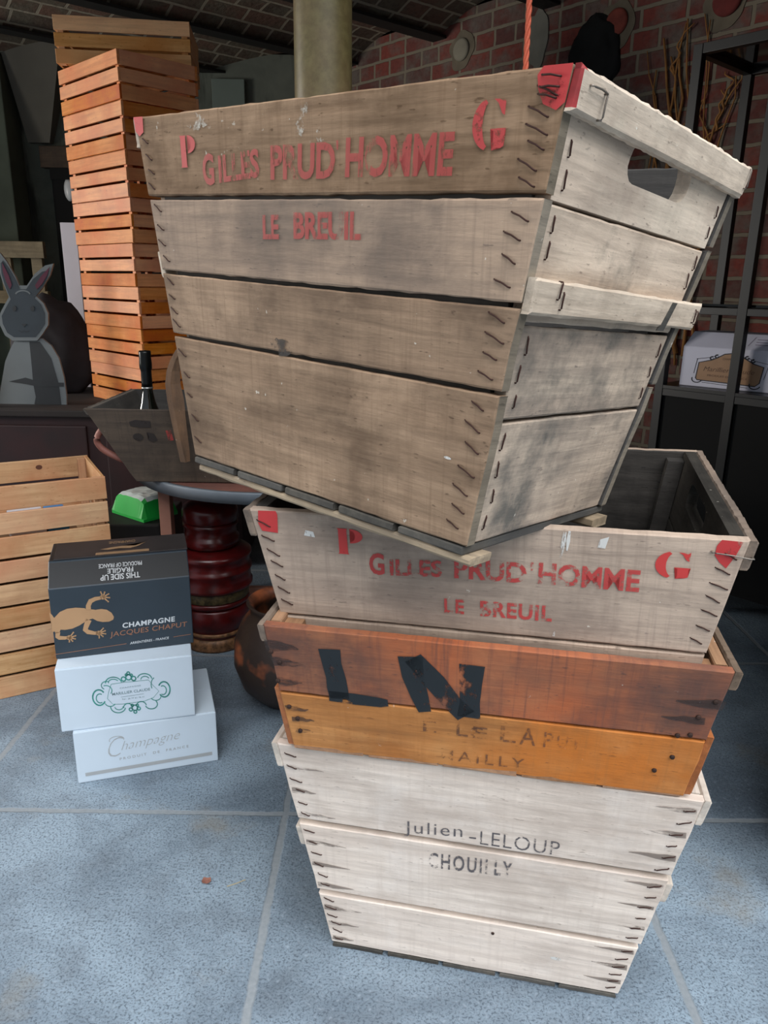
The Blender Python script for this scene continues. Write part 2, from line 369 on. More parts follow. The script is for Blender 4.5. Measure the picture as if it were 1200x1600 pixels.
bm = bmesh.new(); box(bm, -2.22, -1.4, 5.46, 5.5, 0, 1.93); box(bm, -2.22, -1.4, 5.44, 5.46, 1.86, 1.93); struct('doorway_1', bm, BLACK)
bm = bmesh.new(); box(bm, -1.14, -.93, 5.46, 5.5, 1.75, 2.47, .004); struct('trim_4', bm, plain('grey_green_panel', (112, 124, 116), .8, 0, .08, 3))

# vaulted brick ceiling between steel beams (jack arches); beams run towards the brick wall
az = rad(50); BD = Vector((sin(az), cos(az), 0)); AD = Vector((cos(az), -sin(az), 0))
def clip(bm):
    for co_, no in (((0, 5.5, 0), (0, 1, 0)), ((0, 1.30, 0), (0, -1, 0)), ((-4.5, 0, 0), (-1, 0, 0)), ((WALLP.x, WALLP.y, 0), (cos(rad(42)), sin(rad(42)), 0))):
        bmesh.ops.bisect_plane(bm, geom=bm.verts[:]+bm.edges[:]+bm.faces[:], plane_co=co_, plane_no=no, clear_outer=True)
MC = Matrix.Identity(4)
for i in range(3): MC[i][0] = BD[i]; MC[i][1] = AD[i]; MC[i][2] = (0, 0, 1)[i]
bm = bmesh.new(); bmb = bmesh.new(); PW = .74
for k in range(-9, 6):
    a0 = k*PW+.24; prev = None
    for i in range(13):
        t = i/12; a = a0+PW*t; z = 2.535+.10*sin(pi*t)
        row = [bm.verts.new(BD*s+AD*a+Vector((0, 0, z))) for s in (-6, -3, 0, 3, 6, 9)]
        if prev:
            for j in range(5): bm.faces.new((prev[j], prev[j+1], row[j+1], row[j]))
        prev = row
    vs = []
    for s in (-6, 9):
        vs.append([bmb.verts.new(BD*s+AD*(a0+d_)+Vector((0, 0, z))) for d_, z in ((-.05, 2.51), (.05, 2.51), (.05, 2.525), (.006, 2.53), (.006, 2.62), (-.006, 2.62), (-.006, 2.53), (-.05, 2.525))])
    for j in range(8): bmb.faces.new((vs[0][j], vs[0][(j+1) % 8], vs[1][(j+1) % 8], vs[1][j]))
clip(bm); clip(bmb)
for b_ in (bm, bmb):
    for v_ in b_.verts: v_.co = MC.transposed() @ v_.co
bmesh.ops.recalc_face_normals(bm, faces=bm.faces[:])
cl = struct('ceiling', bm, brick_mat('sooty_brick_vault', (0, 0, 0), (128, 98, 82), (92, 80, 68), (168, 158, 138), (112, 106, 90), .24, .10, .02)); cl.matrix_world = MC
cb_ = struct('trim_5', bmb, plain('black_steel_beam', (30, 28, 26), .7, 0, .2)); cb_.matrix_world = MC
# roof slab above the vaults keeps the daylight out
bm = bmesh.new(); vs = [bm.verts.new((x, y, 2.66)) for x, y in ((-4.7, 1.28), (3.6, 1.28), (3.6, 2.0), (-.35, 5.7), (-4.7, 5.7))]
f = bm.faces.new(vs); bmesh.ops.solidify(bm, geom=[f], thickness=.1); struct('trim_6', bm, plain('roof_slab', (90, 88, 84), .9))

# ------------------------------------------------------------------ flared harvest crates
def hole_plank(bm, y0, y1, z0, z1, fn, inn, mi, le, hole):
    """board with a rounded hand hole: hole = (yc, zc, half length, radius) in the board's plane, mapped by fn(y, z)"""
    yc, zc, hl, r = hole
    out = []
    n = 14
    for i in range(n): out.append((y0(z0)+(y1(z0)-y0(z0))*i/n, z0))
    for i in range(4): z = z0+(z1-z0)*i/4; out.append((y1(z), z))
    for i in range(n): out.append((y1(z1)+(y0(z1)-y1(z1))*i/n, z1))
    for i in range(4): z = z1+(z0-z1)*i/4; out.append((y0(z), z))
    inner = [(yc+hl-r+r*cos(a), zc+r*sin(a)) for a in [rad(-90+180*i/8) for i in range(9)]]+[(yc-hl+r+r*cos(a), zc+r*sin(a)) for a in [rad(90+180*i/8) for i in range(9)]]
    rnd = lambda p: (p[0]+noise.noise(Vector((p[0]*60, p[1]*60, 1)))*.002, p[1]+noise.noise(Vector((p[0]*60, p[1]*60, 9)))*.002)
    inner = [rnd(p) for p in inner]
    vo = [bm.verts.new(fn(*p)) for p in out]; vi = [bm.verts.new(fn(*p)) for p in inner]
    es = [bm.edges.new((L[i], L[(i+1) % len(L)])) for L in (vo, vi) for i in range(len(L))]
    r = bmesh.ops.triangle_fill(bm, edges=es, use_beauty=True)
    fs = [g for g in r['geom'] if isinstance(g, bmesh.types.BMFace)]
    for f in fs: f.material_index = mi
    ex = bmesh.ops.extrude_face_region(bm, geom=fs)
    newv = {v for v in ex['geom'] if isinstance(v, bmesh.types.BMVert)}
    for v in ex['geom']:
        if isinstance(v, bmesh.types.BMVert):
            v.co += Vector(inn)
            for f in v.link_faces: f.material_index = le if all(q in newv for q in f.verts) else mi

staple_me = {}
def staple(parent, p, t, nrm, ln, mat, key):
    """bent wire staple: shared mesh, a child of its panel"""
    if key not in staple_me:
        b = bmesh.new(); ln0 = .020
        tube(b, [(-ln0/2, 0, -.004), (-ln0/2, 0, .0008), (-ln0/2+.002, 0, .0016), (0, .0008, .0018), (ln0/2-.002, 0, .0016), (ln0/2, 0, .0008), (ln0/2, 0, -.004)], .0010, 5)
        o = link('staple', b, mat, parent, True); staple_me[key] = o.data
    else:
        o = bpy.data.objects.new('staple', staple_me[key]); COL.objects.link(o); o.parent = parent
    t = Vector(t).normalized(); n = Vector(nrm).normalized(); b_ = n.cross(t)
    m = Matrix.Identity(4)
    for i in range(3): m[i][0] = t[i]*ln/.020; m[i][1] = b_[i]; m[i][2] = n[i]
    m.translation = p; o.matrix_basis = m
    return o

class Crate:
    def __init__(s, name, label, pos, ang, Lt, Lb, Wt, Wb, h, fseams, eseams, mats, rail=(.044, .024), cleat=None, hole=True, th=.018, worn=0, posts=True, group=None, cleat_ext=.0, base=True, fs=0.0, gap=.0013):
        s.Lt, s.Lb, s.Wt, s.Wb, s.h, s.th = Lt, Lb, Wt, Wb, h, th
        s.root = thing(name, label, 'crate', pos, ang, group)
        FM, EM, IM, BM_, RM = mats['front'], mats['end'], mats['inner'], mats['base'], mats['rail']
        L = lambda f: (Lb+(Lt-Lb)*f)/2
        W = lambda f: (Wb+(Wt-Wb)*f)/2
        s.L, s.W = L, W
        # long panels
        for side, nm in ((-1, 'front_panel'), (1, 'back_panel')):
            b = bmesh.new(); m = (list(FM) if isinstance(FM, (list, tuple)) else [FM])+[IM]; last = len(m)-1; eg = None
            if 'eg' in mats: m.append(mats['eg']); eg = last+1
            fr = [fs]+list(fseams)+[1]
            for i, (f0, f1) in enumerate(zip(fr, fr[1:])):
                g = gap/h; g0 = g if i else 0; g1 = g if f1 < 1 else 0
                P = lambda sx, f: (sx*L(f), side*W(f), h*f)
                mi = min(i, last-1)
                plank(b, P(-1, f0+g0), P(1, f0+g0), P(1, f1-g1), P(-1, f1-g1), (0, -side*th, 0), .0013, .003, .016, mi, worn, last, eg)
            for f in fseams:  # added lap strips behind the seams keep light from leaking through
                if f <= fs: continue
                q = [(sx*(L(f)-th-.004), side*(W(f+df)-th*.72), h*(f+df)) for sx, df in ((-1, -.012), (1, -.012), (1, .012), (-1, .012))]
                plank(b, *q, (0, -side*th*.24, 0), .0, .001, .3, last)
            o = link(nm, b, m, s.root); setattr(s, nm, o)
        # short panels stand between the long ones
        s.ends = []
        for side in (-1, 1):
            b = bmesh.new(); fr = [fs]+list(eseams)+[1]
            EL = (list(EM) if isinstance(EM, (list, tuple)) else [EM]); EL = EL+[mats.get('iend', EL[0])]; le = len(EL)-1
            ex = lambda f: side*(L(f)-.005)
            for i, (f0, f1) in enumerate(zip(fr, fr[1:])):
                g = .0014/h; g0 = g if i else 0; g1 = g if f1 < 1 else 0
                f0 += g0; f1 -= g1
                mi = min(i, le-1)
                if hole and f1 > .98:
                    hole_plank(b, lambda z: -(W(z/h)-th-.0005), lambda z: W(z/h)-th-.0005, f0*h, f1*h, lambda y, z: (ex(z/h), y, z), (-side*th, 0, 0), mi, le, (.006, h*.902, .086, .022))
                else:
                    plank(b, (ex(f0), -(W(f0)-th-.0005), f0*h), (ex(f0), W(f0)-th-.0005, f0*h), (ex(f1), W(f1)-th-.0005, f1*h), (ex(f1), -(W(f1)-th-.0005), f1*h), (-side*th, 0, 0), .0012, .003, .02, mi, 0, le)
            e = link('end_panel', b, EL, s.root); s.ends.append(e)
            # rim rail and lower cleat nailed on the outside
            b = bmesh.new(); rh, rt = rail
            f0, f1 = 1-rh/h, 1.0
            q = lambda f, sy, d_: (side*(L(f)-.004+d_), sy*(W(f)+d_*.0+.001), f*h)
            plank(b, q(f0, -1, rt), q(f0, 1, rt), q(f1, 1, rt), q(f1, -1, rt), (-side*(rt-.0015), 0, 0), .002, min(.005, rt*.42), .008, 0, worn*.8)
            link('rail', b, RM, s.root)
            if cleat:
                v0, v1 = cleat; f0, f1 = v0/h, v1/h; rt2 = .014
                q = lambda f, sy, d_: (side*(L(f)-.004+d_), sy*(W(f)-.002+cleat_ext*(sy > 0)), f*h)
                b = bmesh.new(); plank(b, q(f0, -1, rt2), q(f0, 1, rt2), q(f1, 1, rt2), q(f1, -1, rt2), (-side*(rt2-.0015), 0, 0), .0018, .004, .02)
                link('cleat', b, mats.get('cleat', RM), s.root)
        if posts:
            for sx in (-1, 1):
                for sy in (-1, 1):
                    b = bmesh.new(); a = lambda f, dx, dy: (sx*(L(f)-.005-th-.001-dx), sy*(W(f)-th-.001-dy), f*h)
                    r0 = [b.verts.new(a(fs+.05, dx, dy)) for dx, dy in ((0, 0), (.028, 0), (.028, .028), (0, .028))]; r1 = [b.verts.new(a(.97, dx, dy)) for dx, dy in ((0, 0), (.028, 0), (.028, .028), (0, .028))]
                    b.faces.new(r0); b.faces.new(r1[::-1])
                    for k in range(4): b.faces.new((r0[k], r0[(k+1) % 4], r1[(k+1) % 4], r1[k]))
                    link('corner_post', b, mats.get('post', IM), s.root)
        if base:
            b = bmesh.new(); n = 5; zt, zb = mats.get('basez', (.016, .001)); prot = zb < 0; zt += fs*h; zb += fs*h
            for i in range(n):
                Ls = 2*L(fs); x0 = -Ls/2+.001+Ls*i/n; x1 = -Ls/2+Ls*(i+1)/n-.004
                yy = W(fs)+(.002 if prot else -th-.001)
                plank(b, (x0, -yy, zb), (x1, -yy, zb), (x1, yy, zb), (x0, yy, zb), (0, 0, zt-zb), .0022, .003, .02)
            link('base', b, BM_, s.root)
    # mapping of the front panel: u along x, v up the slope
    def front(s, u, v, out=.0008):
        sl = math.hypot(s.h, (s.Wt-s.Wb)/2); f = v/sl
        return Vector((u, -s.W(f)-out, f*s.h))
    def end(s, u, v, out=.0008):
        sl = math.hypot(s.h, (s.Lt-s.Lb)/2); f = v/sl
        return Vector((s.L(f)-.005+out, u, f*s.h))
    def fstaples(s, fr, sx, inset, mat, key, ln=.020, slant=-.35, jit=.004):
        for f in fr:
            p = Vector((sx*(s.L(f)-inset+random.uniform(-jit, jit)*.6), -s.W(f)-.0002, f*s.h+random.uniform(-jit, jit)*.5))
            staple(s.front_panel, p, (1, 0, sx*slant+random.uniform(-.12, .12)), (0, -1, -(s.Wt-s.Wb)/2/s.h), ln*random.uniform(.8, 1.15), mat, key)
    def estaples(s, fr, sy, inset, mat, key, ln=.018):
        for f in fr:
            p = Vector((s.L(f)-.005+.0002, sy*(s.W(f)-s.th-inset+random.uniform(-.003, .003)), f*s.h))
            staple(s.ends[1], p, (0, random.uniform(-.15, .15), 1), (1, 0, -.17), ln*random.uniform(.8, 1.15), mat, key)

def serifP(bm, u0, v0, u1, v1, fn):
    m = lambda p: (u0+(u1-u0)*p[0], v0+(v1-v0)*p[1])
    poly2(bm, [m(p) for p in ((0, 0), (.44, 0), (.40, .05), (.38, .95), (.42, 1), (0, 1), (.05, .95), (.05, .05))], fn)
    poly2(bm, [m(p) for p in [(.5, 1)]+arc(.5, .72, .5, .28, 80, -80, 10)+[(.5, .44), (.95, .40), (.97, .36)][:1]+arc(.5, .72, .22, .22, -80, 80, 8)], fn)
def serifG(bm, u0, v0, u1, v1, fn):
    m = lambda p: (u0+(u1-u0)*p[0], v0+(v1-v0)*p[1])
    poly2(bm, [m(p) for p in arc(.5, .5, .5, .5, 105, 255, 16)+arc(.52, .5, .22, .44, 250, 110, 12)], fn)
    poly2(bm, [m(p) for p in ((.62, .98), (.74, .90), (.86, .70), (.94, .66), (.96, 1.0), (.88, .93), (.78, .97))], fn)
    poly2(bm, [m(p) for p in ((.54, .42), (1.0, .42), (.95, .37), (.95, .08), (.86, .04), (.74, .05), (.60, 0), (.64, .08), (.64, .37))], fn)
def seamrange(a, b, n): return [a+(b-a)*(i+.5)/n for i in range(n)]

# --- A: whitish crate on the floor
A = Crate('harvest_crate', 'whitish bare wooden harvest crate on the floor, lowest of the stack', (.2108, 1.3187, .0), (-11.53, 0, 0), .6974, .5391, .4884, .3516, .4882,
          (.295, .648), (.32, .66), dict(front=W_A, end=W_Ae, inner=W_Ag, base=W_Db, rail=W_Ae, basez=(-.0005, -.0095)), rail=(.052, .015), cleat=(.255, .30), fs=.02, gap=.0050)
lt = bmesh.new(); fn = lambda u, v: A.front(u, v, .0011)
letters(lt, 'Julien', ((-.1248, .3225), (-.0237, .3325), (-.1248, .3580)), fn, -.004, 0, 1.15)
link('lettering', lt, INK, A.front_panel); lt = bmesh.new()
letters(lt, '-', ((-.0120, .3410), (.0000, .3415), (-.0120, .3445)), fn)
letters(lt, 'LELOUP', ((.0071, .3310), (.1393, .3325), (.0071, .3625)), fn, -.008, 0, 1.1)
link('lettering', lt, INK, A.front_panel)
lt = bmesh.new(); letters(lt, 'CHOUILLY', ((-.081, .2560), (.065, .2640), (-.081, .2930)), fn, .015, 0, 1.25); link('lettering', lt, INK, A.front_panel)
for fr, n in (((.03, .28), 6), ((.31, .63), 6), ((.66, .98), 6)):
    for sx in (-1, 1): A.fstaples(seamrange(*fr, n), sx, .019, RUST, 'rust', .019, .3)
# --- B: orange crate
B = Crate('harvest_crate', 'shallow orange-brown wooden crate marked with big black letters LN', (.1969, 1.2608, .4945), (-10.3875, 0, .28), .6765, .6287, .5233, .387, .2539,
          (.477,), (.5,), dict(front=[W_B2, W_B1], end=W_Be, inner=W_Be, base=W_Be, rail=W_Ce, cleat=W_Bc, basez=(.014, -.002)), rail=(.034, .015), cleat=(.002, .128), hole=False)
lt = bmesh.new(); fn = lambda u, v: B.front(u, v, .0014)
ribbon(lt, [(-.236, .228), (-.234, .20), (-.229, .17), (-.228, .148), (-.226, .126)], [.035, .031, .032, .034, .032], fn)
ribbon(lt, [(-.243, .130), (-.20, .129), (-.16, .128), (-.148, .129)], [.022, .024, .020, .014], fn)
link('lettering', lt, BLK, B.front_panel); lt = bmesh.new()
ribbon(lt, [(-.112, .230), (-.108, .19), (-.098, .15), (-.090, .119)], [.038, .034, .028, .020], fn)
ribbon(lt, [(-.108, .228), (-.075, .185), (-.048, .145), (-.026, .121)], [.030, .036, .032, .034], fn)
ribbon(lt, [(-.020, .226), (-.021, .19), (-.021, .15), (-.022, .118)], [.038, .034, .030, .036], fn)
link('lettering', lt, BLK, B.front_panel)
lt = bmesh.new()
for s_, u0, u1, v0, v1 in (('E', -.093, -.072, .076, .100), ('L', -.040, -.022, .075, .108), ('E', -.014, .008, .075, .100), ('S', -.018, .002, .079, .098), ('L', .028, .052, .074, .108), ('A', .058, .082, .073, .110), ('P', .094, .108, .073, .106), ('U', .114, .130, .076, .102), ("'", .140, .145, .076, .096)):
    letters(lt, s_, ((u0, v0), (u1, v0), (u0, v1)), fn, .004)
link('lettering', lt, INKb, B.front_panel); lt = bmesh.new()
letters(lt, 'MAILLY', ((-.0654, .0165), (.0681, .0175), (-.0654, .0400)), fn, .002, 0, 1.35)
link('lettering', lt, INKb, B.front_panel)
def nails(panel, pts, fn, mat=NAIL, r=.0035):
    for u, v in pts:
        b = bmesh.new(); p = fn(u, v); lathe(b, [(r*1.1, -.001), (r, .0012), (r*.4, .0016), (0, .0016)], 10, (0, 0, 0), 0, Matrix.Translation(p) @ Matrix.Rotation(rad(90), 4, 'X'))
        link('nail', b, mat, panel, True)
nails(B.front_panel, [(.322, .205), (.305, .172), (.300, .135), (.283, .131), (.283, .085), (.262, .052), (-.312, .095), (-.300, .070), (-.298, .042), (-.325, .150), (-.318, .19), (-.330, .21)], fn)
STAIN = paint('dark_water_stain', (66, 56, 54), .30, 34, (.35, 1, 1.3), .62, .85)
STAINa = paint('grey_rust_stain', (132, 118, 108), .36, 40, (.35, 1, 1.5), .6, .85)
random.seed(5)
for u0, u1, v_, wd in ((-.338, -.285, .222, .022), (-.330, -.280, .190, .018), (-.325, -.285, .150, .016), (-.318, -.280, .092, .012), (-.310, -.272, .068, .012), (-.305, -.276, .042, .012), (.27, .335, .20, .018), (.255, .315, .165, .014)):
    b = bmesh.new(); ribbon(b, [(u0+(u1-u0)*i/6, v_+random.uniform(-.002, .002)) for i in range(7)], [wd, wd, wd*.95, wd*.8, wd*.6, wd*.4, wd*.15] if u0 < 0 else [wd*.15, wd*.4, wd*.6, wd*.8, wd*.95, wd, wd], lambda u, v: B.front(u, v, .0010)); link('stain', b, STAIN, B.front_panel)
for sx in (-1, 1):
    for fr, n in (((.03, .28), 6), ((.31, .63), 6), ((.66, .98), 6)):
        for k, f in enumerate(seamrange(*fr, n)):
            if (k*7+(sx > 0)*3) % 2: continue
            u0 = sx*(A.L(f)-.006); v_ = f*math.hypot(A.h, (A.Wt-A.Wb)/2); wd = random.uniform(.008, .014); ln = random.uniform(.04, .075)
            b = bmesh.new(); ribbon(b, [(u0-sx*ln*i/5, v_+random.uniform(-.001, .001)) for i in range(6)], [wd, wd, wd*.8, wd*.6, wd*.35, wd*.1], lambda u, v: A.front(u, v, .0009)); link('stain', b, STAINa, A.front_panel)
random.seed(21)
# --- C: lower P G crate
C_ = Crate('harvest_crate', 'grey-brown wooden crate with red stencilled name standing in the orange crate, second from the top', (.2055, 1.2727, .5187), (-13.39, 1.78, -1.30), .6939, .5469, .5048, .4129, .42,
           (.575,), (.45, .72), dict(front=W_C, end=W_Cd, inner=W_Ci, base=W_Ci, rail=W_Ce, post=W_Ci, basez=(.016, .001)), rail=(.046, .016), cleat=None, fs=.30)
lt = bmesh.new(); fn = lambda u, v: C_.front(u, v, .0012)
dv = .004
def sh(q, d): return tuple((a, b+d) for a, b in q)
FRS = paint('fresh_red_stencil', (210, 64, 60), .10, 60)
serifP(lt, -.2106, .3548+dv, -.172, .3965+dv, fn); link('lettering', lt, FRS, C_.front_panel)
lt = bmesh.new(); serifG(lt, .234, .355+dv, .279, .3955+dv, fn); link('lettering', lt, FRS, C_.front_panel)
lt = bmesh.new()
letters(lt, 'G', ((-.164, .3277), (-.141, .3282), (-.164, .3640)), fn, .03)
letters(lt, 'ILLES', ((-.133, .3285), (-.0555, .3325), (-.133, .3560)), fn, .03)
letters(lt, "PRUD", ((-.0375, .3325), (.0650, .3330), (-.0375, .3655)), fn, .03)
letters(lt, "'", ((.0700, .3550), (.0740, .3550), (.0700, .3680)), fn, .03)
letters(lt, "HOMME", ((.0814, .3345), (.217, .3335), (.0814, .3690)), fn, .03)
link('lettering', lt, RED, C_.front_panel); lt = bmesh.new()
letters(lt, 'LE', ((-.0524, .2733), (-.0231, .2734), (-.0524, .2977)), fn, .025, 0, 1.2)
letters(lt, 'BREUIL', ((.0004, .2728), (.103, .2738), (.0004, .2990)), fn, .03, 0, 1.1)
link('lettering', lt, RED, C_.front_panel)
lt = bmesh.new()
poly2(lt, [(-.328, .388), (-.303, .386), (-.301, .416), (-.303, .422), (-.331, .421), (-.333, .400)], fn); link('corner_paint', lt, RED3, C_.front_panel)
lt = bmesh.new(); poly2(lt, [(.306, .398), (.313, .388), (.322, .380), (.331, .398), (.338, .420), (.312, .421), (.307, .412)], fn)
link('corner_paint', lt, RED3, C_.front_panel)
lt = bmesh.new()
ribbon(lt, [(.114, .418), (.113, .405), (.111, .385), (.110, .378)], [.004, .006, .004, .002], fn); ribbon(lt, [(.120, .420), (.119, .405), (.118, .39)], [.003, .005, .002], fn); link('paint_drip', lt, WHT, C_.front_panel)
lt = bmesh.new(); ribbon(lt, [(.108, .268), (.107, .25)], .003, fn); link('paint_drip', lt, WHT, C_.front_panel)
lt = bmesh.new(); poly2(lt, [(-.262, .385), (-.245, .383), (-.247, .392), (-.259, .394)], fn); link('paint_fleck', lt, WHT, C_.front_panel)
lt = bmesh.new(); poly2(lt, [(.158, .398), (.168, .397), (.172, .415), (.160, .410)], fn)
link('paint_fleck', lt, WHT, C_.front_panel)
C_.fstaples(seamrange(.60, .97, 7), 1, .020, RUST, 'rust', .022, -.5); C_.fstaples(seamrange(.60, .97, 7), -1, .020, RUST, 'rust', .020, .5)
staple(C_.front_panel, C_.front(.3275, .400, .0030), (1, .02, -.12), (0, -1, -.12), .050, STEEL, 'steel')
# --- D: the big tilted crate on top
D = Crate('harvest_crate', 'big tilted brown wooden crate with faded red stencilled name, topmost of the stack', (.017, 1.163, .9539), (-41.05, -3.84, 2.87), .7047, .5352, .4893, .3662, .4853,
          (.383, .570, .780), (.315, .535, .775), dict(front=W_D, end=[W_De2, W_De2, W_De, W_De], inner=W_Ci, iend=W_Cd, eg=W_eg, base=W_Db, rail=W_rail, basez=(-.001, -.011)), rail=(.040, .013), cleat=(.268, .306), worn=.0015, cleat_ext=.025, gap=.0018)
lt = bmesh.new(); fn = lambda u, v: D.front(u, v, .0014)
RSC = paint('red_stencil_capital', (192, 64, 62), .24, 60)
serifP(lt, -.243, .4195, -.208, .4590, fn); link('lettering', lt, RSC, D.front_panel)
lt = bmesh.new(); serifG(lt, .2465, .4215, .2860, .4670, fn); link('lettering', lt, RSC, D.front_panel)
lt = bmesh.new()
letters(lt, 'G', ((-.195, .3960), (-.170, .3965), (-.195, .4350)), fn, .034)
letters(lt, 'ILLES', ((-.160, .3985), (-.0775, .4040), (-.160, .4320)), fn, .034)
letters(lt, 'PRUD', ((-.0567, .4005), (.0556, .4000), (-.0545, .4395)), fn, .034)
letters(lt, "'", ((.0590, .4300), (.0620, .4300), (.0590, .4400)), fn, .034)
letters(lt, 'HOMME', ((.072, .4010), (.2239, .3995), (.0745, .4425)), fn, .034)
link('lettering', lt, RED2, D.front_panel); lt = bmesh.new()
letters(lt, 'LE', ((-.076, .3310), (-.0449, .3318), (-.0750, .3600)), fn, .034)
letters(lt, 'BREUIL', ((-.0173, .3326), (.0972, .3344), (-.0165, .3637)), fn, .038)
link('lettering', lt, RED2, D.front_panel)
lt = bmesh.new(); poly2(lt, [(.318, .470), (.324, .458), (.338, .452), (.3465, .458), (.3515, .488), (.322, .4885), (.316, .482)], fn); link('corner_paint', lt, RED3, D.front_panel)
lt = bmesh.new(); poly2(lt, [(-.349, .470), (-.340, .463), (-.329, .468), (-.328, .488), (-.3515, .4885)], fn)
link('corner_paint', lt, RED3, D.front_panel)
rl = [o for o in D.root.children if o.name.startswith('rail') and o.data.vertices[0].co.x > 0][0]
rl.data.materials.append(plain('red_painted_corner', (178, 58, 58), .7, 0, .2, 60))
for p in rl.data.polygons:
    if p.center.y < -.2345 and p.center.z > .453: p.material_index = 1
D.fstaples(seamrange(.02, .37, 7)+seamrange(.40, .56, 4)+seamrange(.585, .77, 4)+seamrange(.79, .97, 6), 1, .024, RUST, 'rust', .022, -.5, .006)
D.fstaples(seamrange(.02, .37, 5)+seamrange(.40, .56, 4)+seamrange(.585, .77, 4)+seamrange(.79, .95, 4), -1, .018, RUST, 'rust', .018, .5, .005)
D.estaples(seamrange(.02, .30, 4)+seamrange(.33, .52, 3)+seamrange(.66, .76, 2)+seamrange(.79, .90, 2), -1, .016, RUST, 'rust')
D.estaples(seamrange(.33, .52, 3)+seamrange(.66, .76, 2)+seamrange(.79, .90, 2), 1, .016, RUST, 'rust')
for u, v, t in ((-.170, .300, (0, .1, 1)), (-.160, .290, (0, 0, 1)), (.222, .292, (0, 0, 1)), (.232, .290, (0, 0, 1))):
    staple(D.root, D.end(u, v, .0158), t, (1, 0, -.17), .018, RUST, 'rust')
staple(D.root, D.end(-.208, .478, .0158), (0, 1, 0), (1, 0, -.17), .030, STEEL, 'steel'); staple(D.root, D.end(-.193, .468, .0158), (0, 0, 1), (1, 0, -.17), .024, STEEL, 'steel')
staple(D.root, D.end(.232, .476, .0158), (0, 0, 1), (1, 0, -.17), .024, STEEL, 'steel')
for u, v, k in ((.331, .480, -.15), (.330, .471, -.05), (.328, .464, -.25)):
    staple(D.front_panel, D.front(u, v, .0022), (1, 0, k), (0, -1, -.13), .019, RUST, 'rust')
def blob(cx, cy, rx, ry, n=18): return [(cx+rx*cos(2*pi*k/n)*(1+.5*noise.noise(Vector((k*1.3, cx*40, cy*40)))), cy+ry*sin(2*pi*k/n)*(1+.5*noise.noise(Vector((k*1.1, cy*60, cx*30))))) for k in range(n)]
SPL = paint('white_splash', (212, 206, 192), .62, 50, (1, 1, 1), .75)
for cx, cy, rx, ry in ((-.206, .474, .016, .011), (-.185, .474, .008, .008), (.007, .474, .006, .014), (.034, .447, .007, .010), (.000, .458, .007, .010)):
    b = bmesh.new(); poly2(b, blob(cx, cy, rx, ry), fn); link('paint_splash', b, SPL, D.front_panel)
b = bmesh.new(); poly2(b, blob(-.048, .196, .022, .012), fn); link('stain', b, paint('dark_knot_stain', (52, 46, 42), .45, 60, (1, 1, 1), .8), D.front_panel)
b = bmesh.new(); poly2(b, blob(.234, .103, .005, .0018, 10), fn); link('paint_fleck', b, WHT, D.front_panel)
b = bmesh.new(); poly2(b, blob(.1534, .078, .009, .004, 12), lambda u, v: A.front(u, v, .0010)); link('paint_fleck', b, WHT, A.front_panel)
nails(A.front_panel, [(.0385, .1145)], lambda u, v: A.front(u, v, .0004), NAIL, .0028)
# dark patch laid on the lower cleat, its colour standing for a shaded slot
b = bmesh.new(); sq = [(.116, .268), (.134, .268), (.148, .306), (.132, .306)]
vv = [b.verts.new(D.end(u, v, .0156)) for u, v in sq]; vv2 = [b.verts.new(D.end(u, v, .0120)) for u, v in sq]
b.faces.new(vv); b.faces.new(vv2[::-1])
for i in range(4): b.faces.new((vv[i], vv2[i], vv2[(i+1) % 4], vv[(i+1) % 4]))
link('dark_slot_patch', b, W_Db, D.root)
b = bmesh.new(); plank(b, (-.262, -.181, -.024), (.275, -.181, -.024), (.275, -.181, -.0115), (-.262, -.181, -.0115), (0, .045, 0), .002, .004, .02); link('runner', b, W_run, D.root)
b = bmesh.new(); plank(b, (.19, .135, -.028), (.276, .135, -.028), (.276, .135, -.0115), (.19, .135, -.0115), (0, .045, 0), .002, .004, .02); link('runner', b, W_run, D.root)

# ------------------------------------------------------------------ slatted pine crates
def slatted(name, label, pos, yaw, Lx, Wy, H, ns, mats, group=None, gap=.009, knots=False, base=True):
    r = thing(name, label, 'crate', pos, (yaw, 0, 0), group); th = .010
    for sy in (-1, 1):
        b = bmesh.new()
        for i in range(ns):
            z0 = .001+(H-.001)*i/ns+(gap/2 if i else 0); z1 = .001+(H-.001)*(i+1)/ns-(gap/2 if i < ns-1 else 0)
            plank(b, (-Lx/2, sy*Wy/2, z0), (Lx/2, sy*Wy/2, z0), (Lx/2, sy*Wy/2, z1), (-Lx/2, sy*Wy/2, z1), (0, -sy*th, 0), .0005, .0015, .06)
        link('side_panel', b, mats['x'], r)
    for sx in (-1, 1):
        b = bmesh.new()
        for i in range(ns):
            z0 = .001+(H-.001)*i/ns+(gap/2 if i else 0); z1 = .001+(H-.001)*(i+1)/ns-(gap/2 if i < ns-1 else 0); yy = Wy/2-th-.0005
            plank(b, (sx*(Lx/2-.001), -yy, z0), (sx*(Lx/2-.001), yy, z0), (sx*(Lx/2-.001), yy, z1), (sx*(Lx/2-.001), -yy, z1), (-sx*th, 0, 0), .0005, .0015, .06)
        link('end_panel', b, mats['y'], r)
    for sx in (-1, 1):
        for sy in (-1, 1):
            b = bmesh.new(); x1, y1 = sx*(Lx/2-th-.0015), sy*(Wy/2-th-.0005); x0, y0 = x1-sx*.024, y1-sy*.024
            box(b, min(x0, x1), max(x0, x1), min(y0, y1), max(y0, y1), 0, H-.004, .0015); link('corner_post', b, mats['z'], r)
    b = bmesh.new(); n = 5
    for i in range(n):
        y0 = -Wy/2+th+.002+(Wy-2*th-.004)*i/n; y1 = y0+(Wy-2*th-.004)/n-.010; xx = Lx/2-th-.0275
        box(b, -xx, xx, y0+.003, y1, .001, .011, .001)
    link('base', b, mats['x'], r)
    return r
